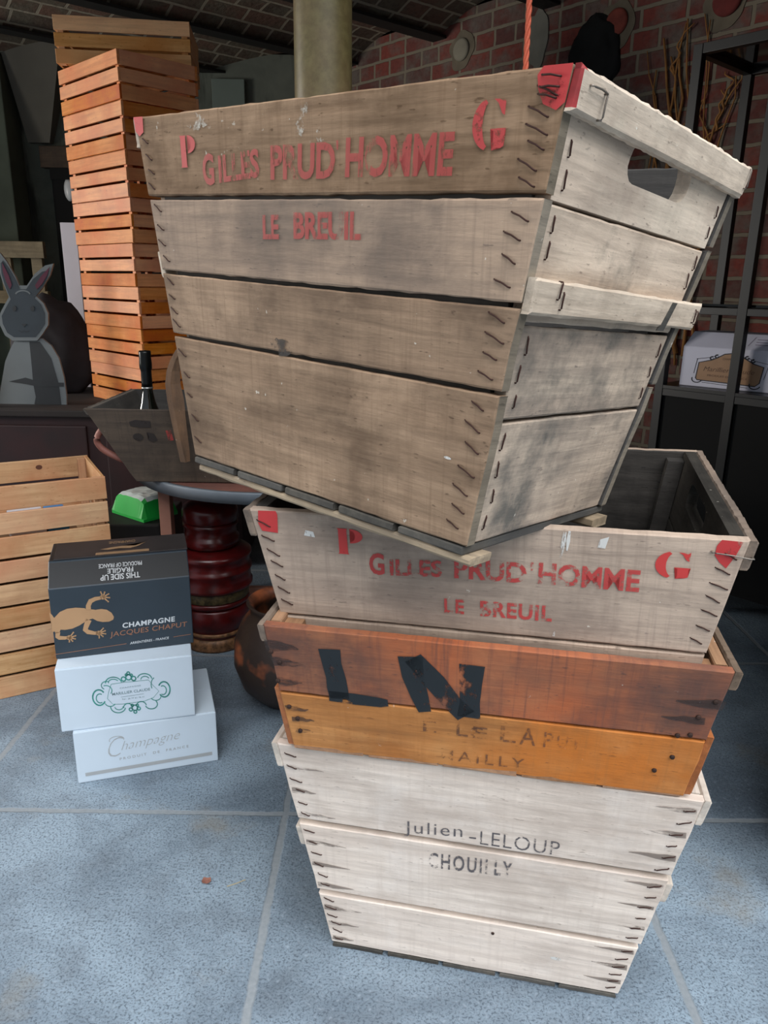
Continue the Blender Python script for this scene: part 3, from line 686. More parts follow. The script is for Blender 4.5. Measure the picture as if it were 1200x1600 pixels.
def copy_tree(o):
    c = o.copy(); COL.objects.link(c)
    for ch in o.children:
        k = ch.copy(); COL.objects.link(k); k.parent = c
        for g in ch.children:
            d = g.copy(); COL.objects.link(d); d.parent = k
    return c
CHT = .705
SL, SWd, SH, SY = .503, .3444, .1697, -44.4
names = ['first', 'second', 'third', 'fourth', 'fifth', 'sixth', 'seventh', 'eighth']
Rl = Matrix.Rotation(rad(SY), 3, 'Z') @ Matrix.Rotation(rad(2.88), 3, 'X') @ Matrix.Rotation(rad(3.74), 3, 'Y'); up = Rl @ Vector((0, 0, 1)); up /= up.z
order = ['bottom orange pine slatted crate of the tall stack, resting on the dark red chest'] + ['orange pine slatted crate in the tall stack, %s crate up from the dark red chest' % names[i] for i in range(1, 7)] + ['straight top crate of the tall orange stack, just under the turned pale crate']
src = None
for k in range(8):
    jit = random.uniform(-.6, .6)
    p = Vector((-1.0883, 3.6, CHT+.0005))+up*(SH*k)
    o = slatted('slatted_crate', order[k], p, SY+jit, SL, SWd, SH-.001, 3, P_O, 'orange pine crates in the tall stack')
top = slatted('slatted_crate', 'yellowish pine slatted crate turned at an angle on top of the orange stack', Vector((-1.095, 3.65, CHT+SH*8+.002)), 7.6, .5276, .35, .172, 3, {a: pine('yellow_pine_'+a, a, (228, 180, 124), (214, 158, 100), (146, 96, 56), (204, 144, 86)) for a in 'xyz'}, None)
# pale crate at the left edge with a lower one on top of it
ya = 29.5; ca, sa = cos(rad(ya)), sin(rad(ya))
def pinepos(cx, cy, L, W): return (cx-ca*L/2-sa*W/2, cy-sa*L/2+ca*W/2, 0)
pp = pinepos(-.853, 2.275, .62, .34)
c1 = slatted('slatted_crate', 'tall pale pine crate of nine slats standing left of the champagne cartons', pp, ya, .62, .34, .667, 9, P_P, None)
b = bmesh.new(); lathe(b, [(.0085, -.0005), (.008, .0008), (0, .0008)], 14, (0, 0, 0), 0, Matrix.Translation((.155, .1592, .642)) @ Matrix.Rotation(rad(90), 4, 'X') @ Matrix.Diagonal((1.2, .9, 1, 1))); link('knot', b, plain('brown_knot', (96, 56, 38), .8), c1)
b = bmesh.new(); box(b, -.05, .05, -.06, .06, 0, .09, .004)
t_ = tag(link('packet', b, plain('white_plastic', (226, 226, 232), .4)), 'white packet lying inside the tall pine crate, seen through its gap', 'packet'); t_.matrix_world = Matrix.Translation((pp[0]+.10, pp[1]-.005, .46)) @ Matrix.Rotation(rad(ya), 4, 'Z')
b = bmesh.new(); box(b, -.03, .03, -.06, .06, 0, .09, .004)
t2_ = tag(link('packet', b, plain('blue_plastic', (58, 140, 200), .4)), 'bright blue packet beside the white one inside the tall pine crate', 'packet'); t2_.matrix_world = Matrix.Translation((pp[0]+.175, pp[1]+.035, .46)) @ Matrix.Rotation(rad(ya), 4, 'Z')
b = bmesh.new(); box(b, -.20, .24, -.12, .12, .013, .458, .006)
t3_ = tag(link('carton', b, plain('brown_cardboard', (120, 92, 66), .85)), 'plain brown carton inside the tall pine crate under the packets', 'carton'); t3_.matrix_world = Matrix.Translation((pp[0], pp[1], 0)) @ Matrix.Rotation(rad(ya), 4, 'Z')

# ------------------------------------------------------------------ champagne cartons on the floor
CARD = plain('white_card', (198, 212, 224), .55, 0, .03, 6)
GREYINK = plain('grey_print', (166, 170, 172), .6, 0, .05)
def carton(name, label, pos, yaw, L, W, H, mat, flap=.0):
    r = thing(name, label, 'carton', pos, (yaw, 0, 0))
    b = bmesh.new(); box(b, -L/2, L/2, -W/2, W/2, .0005, H-.0015, .003); body = link('body', b, mat, r)
    b = bmesh.new(); box(b, -L/2+.002, L/2-.002, -W/2+.002, -.0008, H-.002, H, .0006); link('top_flap', b, mat, r)
    b = bmesh.new(); box(b, -L/2+.002, L/2-.002, .0008, W/2-.002, H-.002, H, .0006); link('top_flap', b, mat, r)
    return r, body
k1, body1 = carton('champagne_carton', 'white carton with grey script lettering and a grey stripe, lowest of the three', (-.6462, 1.8631, 0), 17.97, .3546, .2506, .1507, CARD)
fn = lambda u, v: Vector((u, -.2506/2-.0006, v))
b = bmesh.new()
ribbon(b, [(-.158, .024), (.162, .026)], .010, fn)
link('stripe', b, GREYINK, body1)
b = bmesh.new(); letters(b, 'C', ((-.098, .062), (-.058, .066), (-.098, .116)), fn, -.024, .35); letters(b, 'hampagne', ((-.066, .070), (.082, .078), (-.066, .104)), fn, -.018, .4)
ribbon(b, arc(-.075, .112, .018, .010, 200, -20, 10), .0016, fn)
letters(b, 'PRODUIT  DE  FRANCE', ((-.072, .050), (.102, .056), (-.072, .0575)), fn, .01, 0, 1.5); link('lettering', b, GREYINK, body1)
k2, body2 = carton('champagne_carton', 'white carton printed with a green scrolled ornament, middle of the three', (-.6818, 1.8636, .151), 15.71, .328, .27, .1755, CARD)
GREEN = plain('green_print', (64, 150, 140), .6, 0, .25, 60)
FY2 = -.27/2-.0006
def fn2(px, py):   # ornament drawn on a 1200x675 sheet
    return Vector((-.164+(.328)*((px/7.5+120)-82)/217-.004*(py/675), FY2, .1755*(1-((py/7.5+1040)-(1046-(px/7.5+120-82)*.1))/101)))
b = bmesh.new()
for cx, cy, rx, ry, a0, a1, wd in ((205, 385, 75, 95, 30, 320, 10), (215, 395, 45, 55, 60, 300, 7), (985, 300, 72, 95, -150, 140, 10), (970, 310, 42, 55, -120, 120, 7), (385, 215, 95, 75, 180, 350, 7), (385, 205, 60, 40, 170, 330, 6), (755, 165, 85, 62, 190, 360, 7), (760, 175, 50, 40, 180, 340, 6), (420, 505, 88, 72, 10, 185, 7), (430, 500, 50, 40, 0, 170, 6), (540, 520, 55, 55, 180, 330, 7), (820, 480, 75, 60, -40, 160, 7), (700, 500, 60, 55, 200, 350, 7), (890, 240, 60, 90, 150, 250, 6), (880, 390, 60, 45, 0, 160, 6), (290, 300, 70, 60, 250, 400, 6), (330, 450, 60, 45, 20, 170, 6), (300, 240, 60, 50, 120, 300, 6)):
    ribbon(b, arc(cx, cy, rx, ry, a0, a1, 16), wd*1.7, fn2)
for cx, cy, r0 in ((565, 145, 32), (505, 165, 26), (625, 160, 26), (565, 95, 16), (540, 115, 12), (600, 118, 12), (620, 520, 34), (570, 540, 20), (665, 530, 20), (622, 570, 18), (590, 490, 14), (650, 490, 14)):
    ribbon(b, arc(cx, cy, r0, r0, 0, 345, 12), 15, fn2, 0, True)
ribbon(b, [(355, 225), (500, 205), (640, 195), (800, 180), (850, 245), (920, 320), (850, 400), (740, 440), (480, 470), (360, 470), (300, 400), (320, 320), (355, 225)], 5, fn2)
link('ornament', b, GREEN, body2)
b = bmesh.new()
letters(b, 'CHAMPAGNE', ((455, 285), (705, 255), (455, 268)), fn2, 0, 0, 1.2); letters(b, 'MARILLIER CLAUDE', ((360, 365), (815, 310), (360, 332)), fn2, .01); letters(b, 'Tel : 26 77 61 76 41', ((470, 422), (740, 395), (470, 404)), fn2)
ribbon(b, [(460, 385), (735, 350)], 4, fn2)
link('lettering', b, plain('grey_green_print', (110, 138, 144), .6), body2)

# black carton with a gecko
k3 = thing('champagne_carton', 'black carton with a gold gecko, on top of the two white cartons', 'carton', (-.6995, 1.9203, .3275), (17.83, 0, 0))
L3, W3, H3 = .337, .27, .190
NAVY = plain('blue_black_card', (44, 56, 66), .5, 0, .08, 8); NBLK = plain('black_card', (26, 27, 29), .38, 0, .1, 8)
b = bmesh.new(); prof = [(-W3/2, .0005), (-W3/2, H3), (-W3/2+.062, H3+.047), (-W3/2+.066, H3+.049), (W3/2-.062, H3+.049), (W3/2, H3), (W3/2, .0005)]
rows = []
for x in (-L3/2, L3/2): rows.append([b.verts.new((x, y, z)) for y, z in prof])
for i in range(len(prof)-1):
    b.faces.new((rows[0][i], rows[1][i], rows[1][i+1], rows[0][i+1])).material_index = 0 if i == 0 else 1
b.faces.new((rows[0][0], rows[0][6], rows[1][6], rows[1][0])); b.faces.new(rows[0][::-1]).material_index = 1; b.faces.new(rows[1]).material_index = 1
bmesh.ops.bevel(b, geom=b.edges[:], offset=.0018, segments=1, affect='EDGES')
body3 = link('body', b, [NAVY, NBLK], k3)
b = bmesh.new(); box(b, -L3/2+.012, L3/2+.002, -W3/2+.066, W3/2-.075, H3+.0495, H3+.053, .001); flap3 = link('top_flap', b, plain('worn_black_flap', (46, 42, 42), .45, 0, .2, 14), k3)
def fn3(px, py):   # artwork traced on the carton's front sheet
    u = ((px-65)-(py-465)*70/510)/1025; v = (py-465+(px-65)*.094)/505
    return Vector((-L3/2+L3*u, -W3/2-.0007, H3*(1-v)))
GOLD = plain('tan_gold_print', (180, 142, 104), .5, 0, .06)
b = bmesh.new()
poly2(b, [(120, 655), (150, 622), (200, 600), (260, 593), (320, 597), (350, 610), (372, 606), (400, 610), (440, 604), (480, 610), (515, 632), (534, 662), (530, 682), (500, 696), (455, 698), (415, 690), (382, 672), (360, 678), (330, 694), (290, 720), (240, 742), (190, 750), (158, 748), (150, 770), (125, 775), (118, 760), (100, 765), (96, 742), (94, 700), (84, 660), (78, 625), (95, 640), (112, 664)], fn3)
ribbon(b, [(350, 612), (348, 580), (362, 548), (395, 532), (440, 524)], [38, 34, 34, 28, 22], fn3)
ribbon(b, [(355, 680), (340, 720), (332, 752), (352, 768), (400, 778), (425, 776)], [42, 38, 36, 32, 24, 22], fn3)
ribbon(b, [(140, 765), (138, 800), (150, 806), (190, 808), (215, 804)], [34, 30, 28, 24, 20], fn3)
for ox, oy, fs in ((450, 520, ((-18, -36), (10, -34), (38, -22), (46, 4), (38, 32))), (430, 778, ((30, -34), (44, -16), (48, 6), (30, 24), (4, 34))), (222, 806, ((26, -36), (42, -12), (40, 10), (22, 26), (0, 30)))):
    poly2(b, arc(ox-2, oy, 20, 17, 0, 340, 12), fn3)
    for dx, dy in fs:
        ribbon(b, [(ox, oy), (ox+dx*.6, oy+dy*.6), (ox+dx, oy+dy)], [12, 9, 8], fn3); poly2(b, arc(ox+dx, oy+dy, 6, 6, 0, 320, 8), fn3)
link('gecko_print', b, GOLD, body3)
b = bmesh.new(); ribbon(b, [(120, 926), (635, 860)], 3.5, fn3); ribbon(b, [(985, 818), (1118, 800)], 3.5, fn3)
letters(b, 'JACQUES CHAPUT', ((512, 820), (1082, 752), (512, 772)), fn3, .004, 0, 1.05); link('lettering', b, plain('copper_print', (160, 112, 86), .5), body3)
b = bmesh.new(); letters(b, 'CHAMPAGNE', ((600, 746), (988, 702), (598, 708)), fn3, .03, 0, 1.1); letters(b, 'ARRENTIÈRES - FRANCE', ((662, 866), (950, 832), (662, 844)), fn3, .01, 0, 1.05); link('lettering', b, plain('white_print', (214, 220, 224), .5), body3)
def fnb(u, v):   # sloping shoulder, printed upside down
    t = v; return Vector((-L3/2+L3*u, -W3/2+.062*t-.0005, H3+.047*t+.0008))
b = bmesh.new()
letters(b, 'THIS SIDE UP', ((.64, .34), (.36, .34), (.64, .12)), fnb, .015); letters(b, 'FRAGILE', ((.595, .56), (.41, .56), (.595, .37)), fnb, .015); letters(b, 'PRODUCE OF FRANCE', ((.66, .76), (.35, .76), (.66, .60)), fnb, .01)
link('lettering', b, plain('white_print_2', (196, 198, 200), .5), body3)
def fnt(u, v): return Vector((-L3/2+L3*u, -W3/2+.066+.13*v, H3+.0536))
b = bmesh.new(); ribbon(b, [(.33, .10), (.72, .10)], .14, lambda u, v: fnt(u, v)); poly2(b, [(.36, .36), (.42, .30), (.5, .34), (.58, .30), (.64, .40), (.70, .62), (.62, .44), (.52, .48), (.44, .44)], fnt); letters(b, 'CHAMPAGNE', ((.62, .82), (.42, .82), (.62, .66)), fnt, .01)
link('gold_print', b, plain('dull_gold_print', (140, 112, 84), .5), flap3)

# ------------------------------------------------------------------ dark red chest, rabbit cutout, things behind
LACQ = plain('dark_red_lacquer', (46, 10, 9), .55, 0, .3, 6)
ch = thing('chest', 'dark red lacquered chest behind the pale pine crates', 'chest', (-1.55, 3.62, 0))
b = bmesh.new(); box(b, -.92, .92, -.34, .36, .03, CHT-.03, .006); link('body', b, LACQ, ch)
b = bmesh.new(); box(b, -.95, .95, -.37, .38, CHT-.03, CHT, .006); link('top', b, plain('dusty_dark_top', (40, 32, 30), .8, 0, .2, 5), ch)
for sx in (-1, 0, 1):
    b = bmesh.new(); box(b, -.26+sx*.6, .26+sx*.6, -.352, -.338, .10, CHT-.07, .006); dr = link('door', b, LACQ, ch)
    b = bmesh.new(); lathe(b, [(.010, 0), (.014, .012), (.008, .02), (0, .022)], 14, (0, 0, 0), 0, Matrix.Translation((sx*.6+.2, -.352, CHT*.55)) @ Matrix.Rotation(rad(90), 4, 'X')); link('knob', b, plain('old_brass_knob', (110, 84, 48), .4, .8), dr, True)
for sx in (-1, 1):
    for sy in (-1, 1):
        b = bmesh.new(); box(b, sx*.86-.04, sx*.86+.04, sy*.28-.04, sy*.28+.04, 0, .03, .003); link('foot', b, LACQ, ch)

RG = plain('grey_board_paint', (50, 60, 68), .7, 0, .12, 8); RW = plain('white_board_paint', (112, 118, 120), .7, 0, .05, 8); RP = plain('pink_ear_paint', (92, 32, 56), .7, 0, .1); RK = plain('dark_grey_board_paint', (46, 49, 52), .7, 0, .1)
rb = thing('rabbit_cutout', 'grey and white painted rabbit cut from a board, standing on the dark red chest', 'cutout', (0, 3.40, CHT))
def slab(name, pts, y, th, mat, parent, sm=False):
    b = bmesh.new(); A_ = [b.verts.new((x, y, z)) for x, z in pts]; f = b.faces.new(A_)
    ex = bmesh.ops.extrude_face_region(b, geom=[f])
    for g in ex['geom']:
        if isinstance(g, bmesh.types.BMVert): g.co.y += th
    bmesh.ops.triangulate(b, faces=[f_ for f_ in b.faces if len(f_.verts) > 4])
    return link(name, b, mat, parent)
# traced in pixels of the photograph's left edge at the cutout's own distance
def rp(px, py):
    d_ = f_+((px-600)/F)*e1-((py-800)/F)*e2; t = 3.40/d_.y; p = Vector((0, 0, CAMH))+d_*t; return (p.x, max(p.z-CHT, .0005))
head = [(2, 395), (12, 408), (26, 432), (32, 446), (44, 446), (56, 428), (72, 415), (85, 412), (80, 430), (68, 450), (58, 462), (70, 474), (77, 490), (77, 508), (68, 522), (60, 532), (22, 532), (10, 524), (2, 508), (0, 494), (8, 478), (16, 464), (6, 440), (0, 420), (-2, 400)]
body = [(24, 530), (66, 529), (80, 540), (92, 560), (100, 590), (104, 620), (106, 652), (0, 652), (2, 600), (8, 565), (16, 545)]
def sc(pts, k, cx, cy): return [(cx+(x-cx)*k, cy+(y-cy)*k) for x, y in pts]
hp = slab('head', [rp(*p) for p in head], -.012, .012, RW, rb)
slab('face', [rp(*p) for p in sc(head, .87, 38, 490)], -.0135, .0014, RG, rb)
bp = slab('body', [rp(*p) for p in body], 0, .012, RW, rb)
slab('body_patch', [rp(*p) for p in [(46, 534), (62, 534), (80, 560), (92, 600), (98, 650), (56, 650), (56, 620), (52, 600), (50, 575)]], -.0012, .0011, RK, rb)
slab('foot_line', [rp(*p) for p in [(14, 596), (40, 590), (60, 596), (100, 598), (100, 604), (60, 604), (40, 600)]], -.0022, .001, RK, rb)  # dark grey line painted across the body
for s_ in ([(6, 410), (16, 430), (21, 445), (18, 452), (12, 440), (7, 425)], [(80, 417), (66, 432), (57, 446), (60, 452), (68, 444), (76, 430)]): slab('ear_lining', [rp(*p) for p in s_], -.0150, .0014, RP, rb)
slab('nose', [rp(*p) for p in [(36, 506), (44, 506), (40, 511)]], -.0150, .0014, RK, rb)
b = bmesh.new(); ribbon(b, [rp(*p) for p in [(32, 516), (36, 519), (40, 516), (44, 519), (48, 516)]], .0025, lambda u, v: Vector((u, -.0145, v))); link('mouth', b, RK, rb)
for ex_ in (25, 53): slab('eye', [rp(*p) for p in arc(ex_, 482, 3.2, 4.5, 0, 330, 10)], -.0150, .0014, RK, rb)
b = bmesh.new(); ribbon(b, [rp(*p) for p in arc(38, 462, 12, 8, 200, 340, 8)], .006, lambda u, v: Vector((u, -.0145, v))); link('brow', b, RW, rb)
slab2 = thing('rabbit_cutout', 'white cutout with a dark pink spot left of the rabbit, on the chest', 'cutout', (0, 3.36, CHT))
slab('body', [rp(*p) for p in [(-40, 560), (-6, 562), (6, 575), (9, 600), (4, 620), (8, 652), (-40, 652)]], -.06, .012, RW, slab2); slab('spot', [rp(*p) for p in [(0, 606), (7, 603), (6, 614), (-2, 622)]], -.0614, .0013, RP, slab2)
# dark sack behind the rabbit
b = bmesh.new(); bmesh.ops.create_icosphere(b, subdivisions=4, radius=1)
for v in b.verts:
    p = v.co.copy(); k = 1+.10*noise.noise(p*2.2)+.05*noise.noise(p*6)
    v.co = Vector((p.x*.21*k, p.y*.13*k, max(-.17, (p.z*.24+.05*(1-abs(p.x)))*k)+.17))
sk = tag(link('sack', b, plain('charcoal_cloth', (52, 50, 54), .95, 0, .2, 9), None, True), 'dark grey slumped cloth sack behind the rabbit cutout', 'sack'); sk.location = (-1.62, 3.80, CHT)

WP = wood('bleached_trestle_wood', (176, 160, 130), (150, 134, 106), (96, 84, 66), 'x', .4, .2, .2)
tr = thing('trestle', 'pale wooden trestle rail behind the rabbit cutout', 'trestle', (-2.5, 5.12, 0))
for z0, z1 in ((1.36, 1.46), (1.08, 1.16), (.3, .38)):
    b = bmesh.new(); plank(b, (-.55, -.02, z0), (.33, -.02, z0), (.33, -.02, z1), (-.55, -.02, z1), (0, .04, 0), .001, .003, .08); link('rail', b, WP, tr)
for x in (-.5, -.22, .06, .26):
    b = bmesh.new(); box(b, x-.035, x+.035, .022, .06, 0 if x in (-.5, .26) else .31, 1.42, .004); link('post', b, WP, tr)
b = bmesh.new(); box(b, -.035, .035, -.008, .008, 0, .86, .002)
wb = tag(link('white_board', b, plain('white_board_face', (206, 204, 214), .6, 0, .03)), 'narrow white board standing upright left of the tall orange crate stack', 'board'); wb.matrix_world = Matrix.Translation((-1.625, 4.15, 0)) @ Matrix.Diagonal((1.15, 1, 1.76, 1))
b = bmesh.new(); lathe(b, [(.045, 0), (.048, .01), (.03, .022), (0, .026)], 20, (0, 0, 0), 0, Matrix.Translation((-2.105, 5.46, 1.80)) @ Matrix.Rotation(rad(90), 4, 'X') @ Matrix.Diagonal((.75, 1.5, 1, 1)))
tag(link('wall_plate', b, plain('white_enamel', (238, 240, 240), .25, 0, .02), None, True), 'small white oval plate on the black doorway panel left of the orange crates', 'plate')

# ------------------------------------------------------------------ table with the dark crate, bottle, lacquer boxes
tb = thing('table', 'round table with grey metal edge under the dark grey crate', 'table', (-.38, 2.72, 0))
TZ = .635
b = bmesh.new(); lathe(b, [(0, TZ-.028), (.485, TZ-.028), (.485, TZ-.001), (.48, TZ), (0, TZ)], 72); link('tabletop', b, wood('reddish_table_top', (136, 84, 68), (112, 66, 54), (66, 42, 36), 'x', .4, .1, .2), tb)
b = bmesh.new(); lathe(b, [(.486, TZ-.036), (.499, TZ-.036), (.500, TZ-.003), (.498, TZ+.001), (.486, TZ+.001), (.486, TZ-.036)], 72); link('edge_band', b, plain('grey_metal_band', (118, 126, 134), .5, .3, .1), tb, True)
LEG = plain('pinkish_leg_wood', (158, 110, 92), .7, 0, .15)
for x, y in ((-.345, -.27), (.30, -.27), (.30, .27), (-.30, .30)):
    b = bmesh.new(); box(b, x-.019, x+.019, y-.022, y+.022, 0, TZ-.029, .003); link('leg', b, LEG, tb)
b = bmesh.new(); box(b, -.30, .28, -.012, .012, .10, .13, .003); link('stretcher', b, LEG, tb)

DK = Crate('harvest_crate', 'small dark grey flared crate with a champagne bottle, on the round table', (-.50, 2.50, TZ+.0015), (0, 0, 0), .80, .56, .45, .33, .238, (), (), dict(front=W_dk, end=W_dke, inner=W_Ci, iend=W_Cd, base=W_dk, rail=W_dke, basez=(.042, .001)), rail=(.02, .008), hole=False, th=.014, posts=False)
lt = bmesh.new(); fn = lambda u, v: DK.front(u, v, .0010)
poly2(lt, [(-.27, .205), (-.25, .212), (-.205, .208), (-.206, .188), (-.24, .186), (-.268, .192)], fn); poly2(lt, [(-.262, .150)]+arc(-.25, .155, .016, .013, 200, -100, 10), fn); poly2(lt, [(-.222, .172), (-.20, .166), (-.192, .146), (-.205, .138), (-.22, .146), (-.216, .158)], fn)
link('brand_marks', lt, paint('dark_burnt_mark', (44, 36, 32), .25, 60), DK.front_panel)
lt = bmesh.new(); poly2(lt, [(-.164, .178), (-.148, .180), (-.143, .146), (-.158, .144)], fn); link('paint_mark', lt, RED2, DK.front_panel)
GL = NT('dark_green_glass'); GL.col(lin((10, 14, 10))); GL.rough(.06); GL.put(GL.b, 'Coat Weight', .6); GL = GL.m
FOIL = plain('black_foil', (22, 24, 24), .28, .5, .2, 40)
bt = thing('champagne_bottle', 'dark champagne bottle with black foil neck standing in the dark grey crate', 'bottle', (-.748, 2.415, TZ+.0445))
bt.scale = (.92, .92, .92)
b = bmesh.new(); lathe(b, [(0, .004), (.040, .0), (.0435, .006), (.044, .13), (.042, .155), (.034, .185), (.0245, .215), (.0188, .245), (.0162, .27), (.0145, .315), (0, .316)], 32); link('glass', b, GL, bt, True)
b = bmesh.new(); lathe(b, [(.0185, .264), (.0180, .28), (.0174, .315), (.0182, .322), (.0205, .328), (.0210, .345), (.0195, .362), (.0205, .380), (.0190, .386), (0, .388)], 28); link('foil', b, FOIL, bt, True)
b = bmesh.new(); lathe(b, [(.0186, .259), (.0194, .262), (.0190, .2655)], 28); link('foil_band', b, plain('silver_band', (180, 180, 176), .3, .8), bt, True)
# bowed wooden stave hooked over the front of the dark crate
b = bmesh.new(); pts = []
SP = [(275, 546), (266, 562), (260, 580), (258, 600), (261, 625), (266, 650), (272, 678), (278, 704), (282, 722)]
rows = []
for px, py in SP:
    d_ = f_+((px-600)/F)*e1-((py-800)/F)*e2; t = 2.215/d_.y; p = Vector((0, 0, CAMH))+d_*t
    i = len(rows); k = i/8
    wdt = .012; dep = .030
    rows.append([b.verts.new(p+Vector(q)) for q in ((0, 0, 0), (.016, -.004, 0), (.026+.020*(1-abs(2*k-1)), .012, 0), (.022+.020*(1-abs(2*k-1)), .022, 0), (.012, .014, 0))])
for A_, B_ in zip(rows, rows[1:]):
    for k in range(5): b.faces.new((A_[k], A_[(k+1) % 5], B_[(k+1) % 5], B_[k]))
b.faces.new(rows[0]); b.faces.new(rows[-1][::-1])
tag(link('wooden_stave', b, wood('brown_stave', (120, 90, 64), (88, 64, 46), (44, 34, 26), 'z', .5, .2, .1)), 'bowed brown wooden stave leaning on the dark crate behind the big top crate', 'stave')
# bowed handle on the dark crate's left end
b = bmesh.new(); tube(b, [(-DK.L(f)+.004-.050*sin(pi*t), -.185+.03*t, f*DK.h) for t, f in [(k/12, .72-.46*k/12) for k in range(13)]], .010, 10)
link('handle', b, plain('pinkish_handle_wood', (150, 96, 84), .6, 0, .2), DK.root, True)

RL = NT('red_lacquer'); v = RL.coords(); n = RL.noise(v, 18, 4, .6); RL.col(RL.mix(RL.ramp(n, .35, .75), lin((84, 15, 15)), lin((36, 8, 8)))); RL.rough(.28); RL = RL.m
GBAND = plain('olive_gold_band', (92, 78, 48), .45, .2, .4, 70); GFOOT = plain('worn_gold_band', (150, 106, 70), .5, .2, .4, 60)
px_, py_ = -.598, 2.525
def pot(label, z, profs, group='red lacquer boxes under the table'):
    r = thing('lacquer_box', label, 'box', (px_, py_, z), group=group)
    for nm, prof, m in profs:
        b = bmesh.new(); lathe(b, [(q*.92, z_) for q, z_ in prof], 56); link(nm, b, m, r, True)
pot('red lacquer box with gold foot on the floor, lowest of the red stack', 0, (
    ('foot', [(0, .001), (.118, .001), (.122, .01), (.118, .03), (.112, .045), (0, .045)], GFOOT),
    ('body', [(0, .046), (.112, .046), (.118, .055), (.116, .075), (.124, .085), (.130, .12), (.128, .15), (.122, .158), (0, .158)], RL),
    ('gold_band', [(.119, .0575), (.1215, .060), (.1215, .068), (.118, .0705)], GFOOT)))
pot('wide red lacquer box with a dark olive band, middle of the red stack', .159, (
    ('body', [(0, 0), (.120, 0), (.132, .008), (.134, .02), (.130, .024), (0, .024)], RL),
    ('olive_band', [(0, .025), (.130, .025), (.133, .03), (.133, .058), (.130, .062), (0, .062)], GBAND),
    ('lid', [(0, .063), (.140, .063), (.148, .070), (.149, .080), (.143, .088), (.142, .12), (.147, .126), (.148, .134), (.140, .140), (.139, .17), (.147, .178), (.148, .188), (.138, .196), (.11, .206), (0, .206)], RL)))
pot('narrow red lacquer box with rounded lid, topmost of the red stack', .366, (
    ('body', [(0, 0), (.088, 0), (.104, .010), (.104, .035), (.096, .042), (.095, .07), (.102, .078), (.102, .09), (0, .09)], RL),
    ('lid', [(0, .091), (.098, .091), (.104, .098), (.103, .13), (.098, .145), (.07, .158), (.03, .164), (0, .165)], RL)))

b = bmesh.new(); box(b, -.14, .12, -.16, .16, 0, .395, .006)
db = tag(link('box', b, plain('black_box_card', (26, 24, 24), .7, 0, .2)), 'plain black box under the table left of the red boxes', 'box'); db.location = (-.93, 2.80, 0)
gp = thing('packet', 'green and white plastic packet lying on the black box under the table', 'packet', (-.905, 2.78, .396), (-38, 0, 0))
b = bmesh.new(); bmesh.ops.create_grid(b, x_segments=14, y_segments=10, size=.5)
for v in b.verts:
    x, y = v.co.x, v.co.y; e_ = (1-(2*x)**6)*(1-(2*y)**6)
    v.co = Vector((x*.20, y*.15, .012+.078*max(0, e_)**.5+.004*noise.noise(Vector((x*7, y*7, 0)))))
for f in b.faces: f.material_index = 1 if f.calc_center_median().z > .075 else 0
ret = bmesh.ops.extrude_face_region(b, geom=b.faces[:])
for g in ret['geom']:
    if isinstance(g, bmesh.types.BMVert): g.co.z = .001+.1*(g.co.z-.012)*0
link('wrapper', b, [plain('green_plastic', (36, 176, 70), .3, 0, .06), plain('white_green_plastic', (214, 224, 220), .35)], gp)

# dark clay jar beside the crates
b = bmesh.new(); lathe(b, [(0, 0), (.075, 0), (.10, .012), (.145, .06), (.168, .13), (.165, .20), (.140, .265), (.115, .295), (.112, .31), (.125, .325), (.120, .33), (.104, .318), (.100, .30), (.12, .27), (.14, .2), (.1, .04), (0, .02)], 56)
CLAY = NT('dark_brown_clay'); v = CLAY.coords(); n = CLAY.noise(CLAY.coords(loc=(1.15, 0, .3)), 4.5, 4, .6); n2 = CLAY.noise(v, 26, 4, .6)
c = CLAY.mix(CLAY.ramp(n, .56, .66), lin((54, 42, 36)), lin((166, 92, 56))); c = CLAY.mix(CLAY.math('MULTIPLY', CLAY.ramp(n2, .5, .75), .5), c, lin((44, 34, 30))); CLAY.col(c); CLAY.rough(.5); CLAY.bump(n2, .3, .004)
jr = tag(link('clay_jar', b, CLAY.m, None, True), 'big round dark brown clay jar on the floor behind the left side of the crates', 'jar'); jr.matrix_world = Matrix.Translation((-.285, 2.14, 0))

# ------------------------------------------------------------------ column, rope
b = bmesh.new(); lathe(b, [(.0, 0), (.11, 0), (.11, .012), (.066, .014), (.064, .03), (.064, 2.47), (.066, 2.49), (.11, 2.495), (.11, 2.51), (0, 2.51)], 48)
COLM = NT('olive_painted_steel'); v = COLM.coords(); n = COLM.noise(v, 60, 3, .6); n2 = COLM.noise(v, 3, 3)
c = COLM.mix(COLM.ramp(n, .35, .7), lin((84, 76, 44)), lin((104, 96, 60))); c = COLM.mix(COLM.math('MULTIPLY', COLM.ramp(n2, .45, .65), .5), c, lin((126, 96, 76))); COLM.col(c); COLM.rough(.42); COLM.bump(n, .12, .002)
cl_ = tag(link('column', b, COLM.m, None, True), 'olive-grey round steel column rising behind the top crate', 'column'); cl_.location = (-.150, 1.92, 0)
RP_ = NT('orange_rope_fibre'); v = RP_.coords(); n = RP_.noise(v, 240, 3, .6); RP_.col(RP_.mix(n, lin((206, 84, 56)), lin((240, 126, 92)))); RP_.rough(.6)
b = bmesh.new(); x0, y0 = .296, 1.90
for k in range(3):
    pts = []
    for i in range(321):
        z = 2.56-1.36*i/320; a = -i*.42+2*pi*k/3; pts.append((x0+.0032*cos(a)+.006*(z-2)*(-.5), y0+.0032*sin(a), z))
    tube(b, pts, .0036, 7)
bmesh.ops.create_icosphere(b, subdivisions=3, radius=.016, matrix=Matrix.Translation((x0+.003, y0, 1.195)))
tag(link('rope', b, RP_.m, None, True), 'bright orange twisted rope hanging behind the top crate', 'rope')

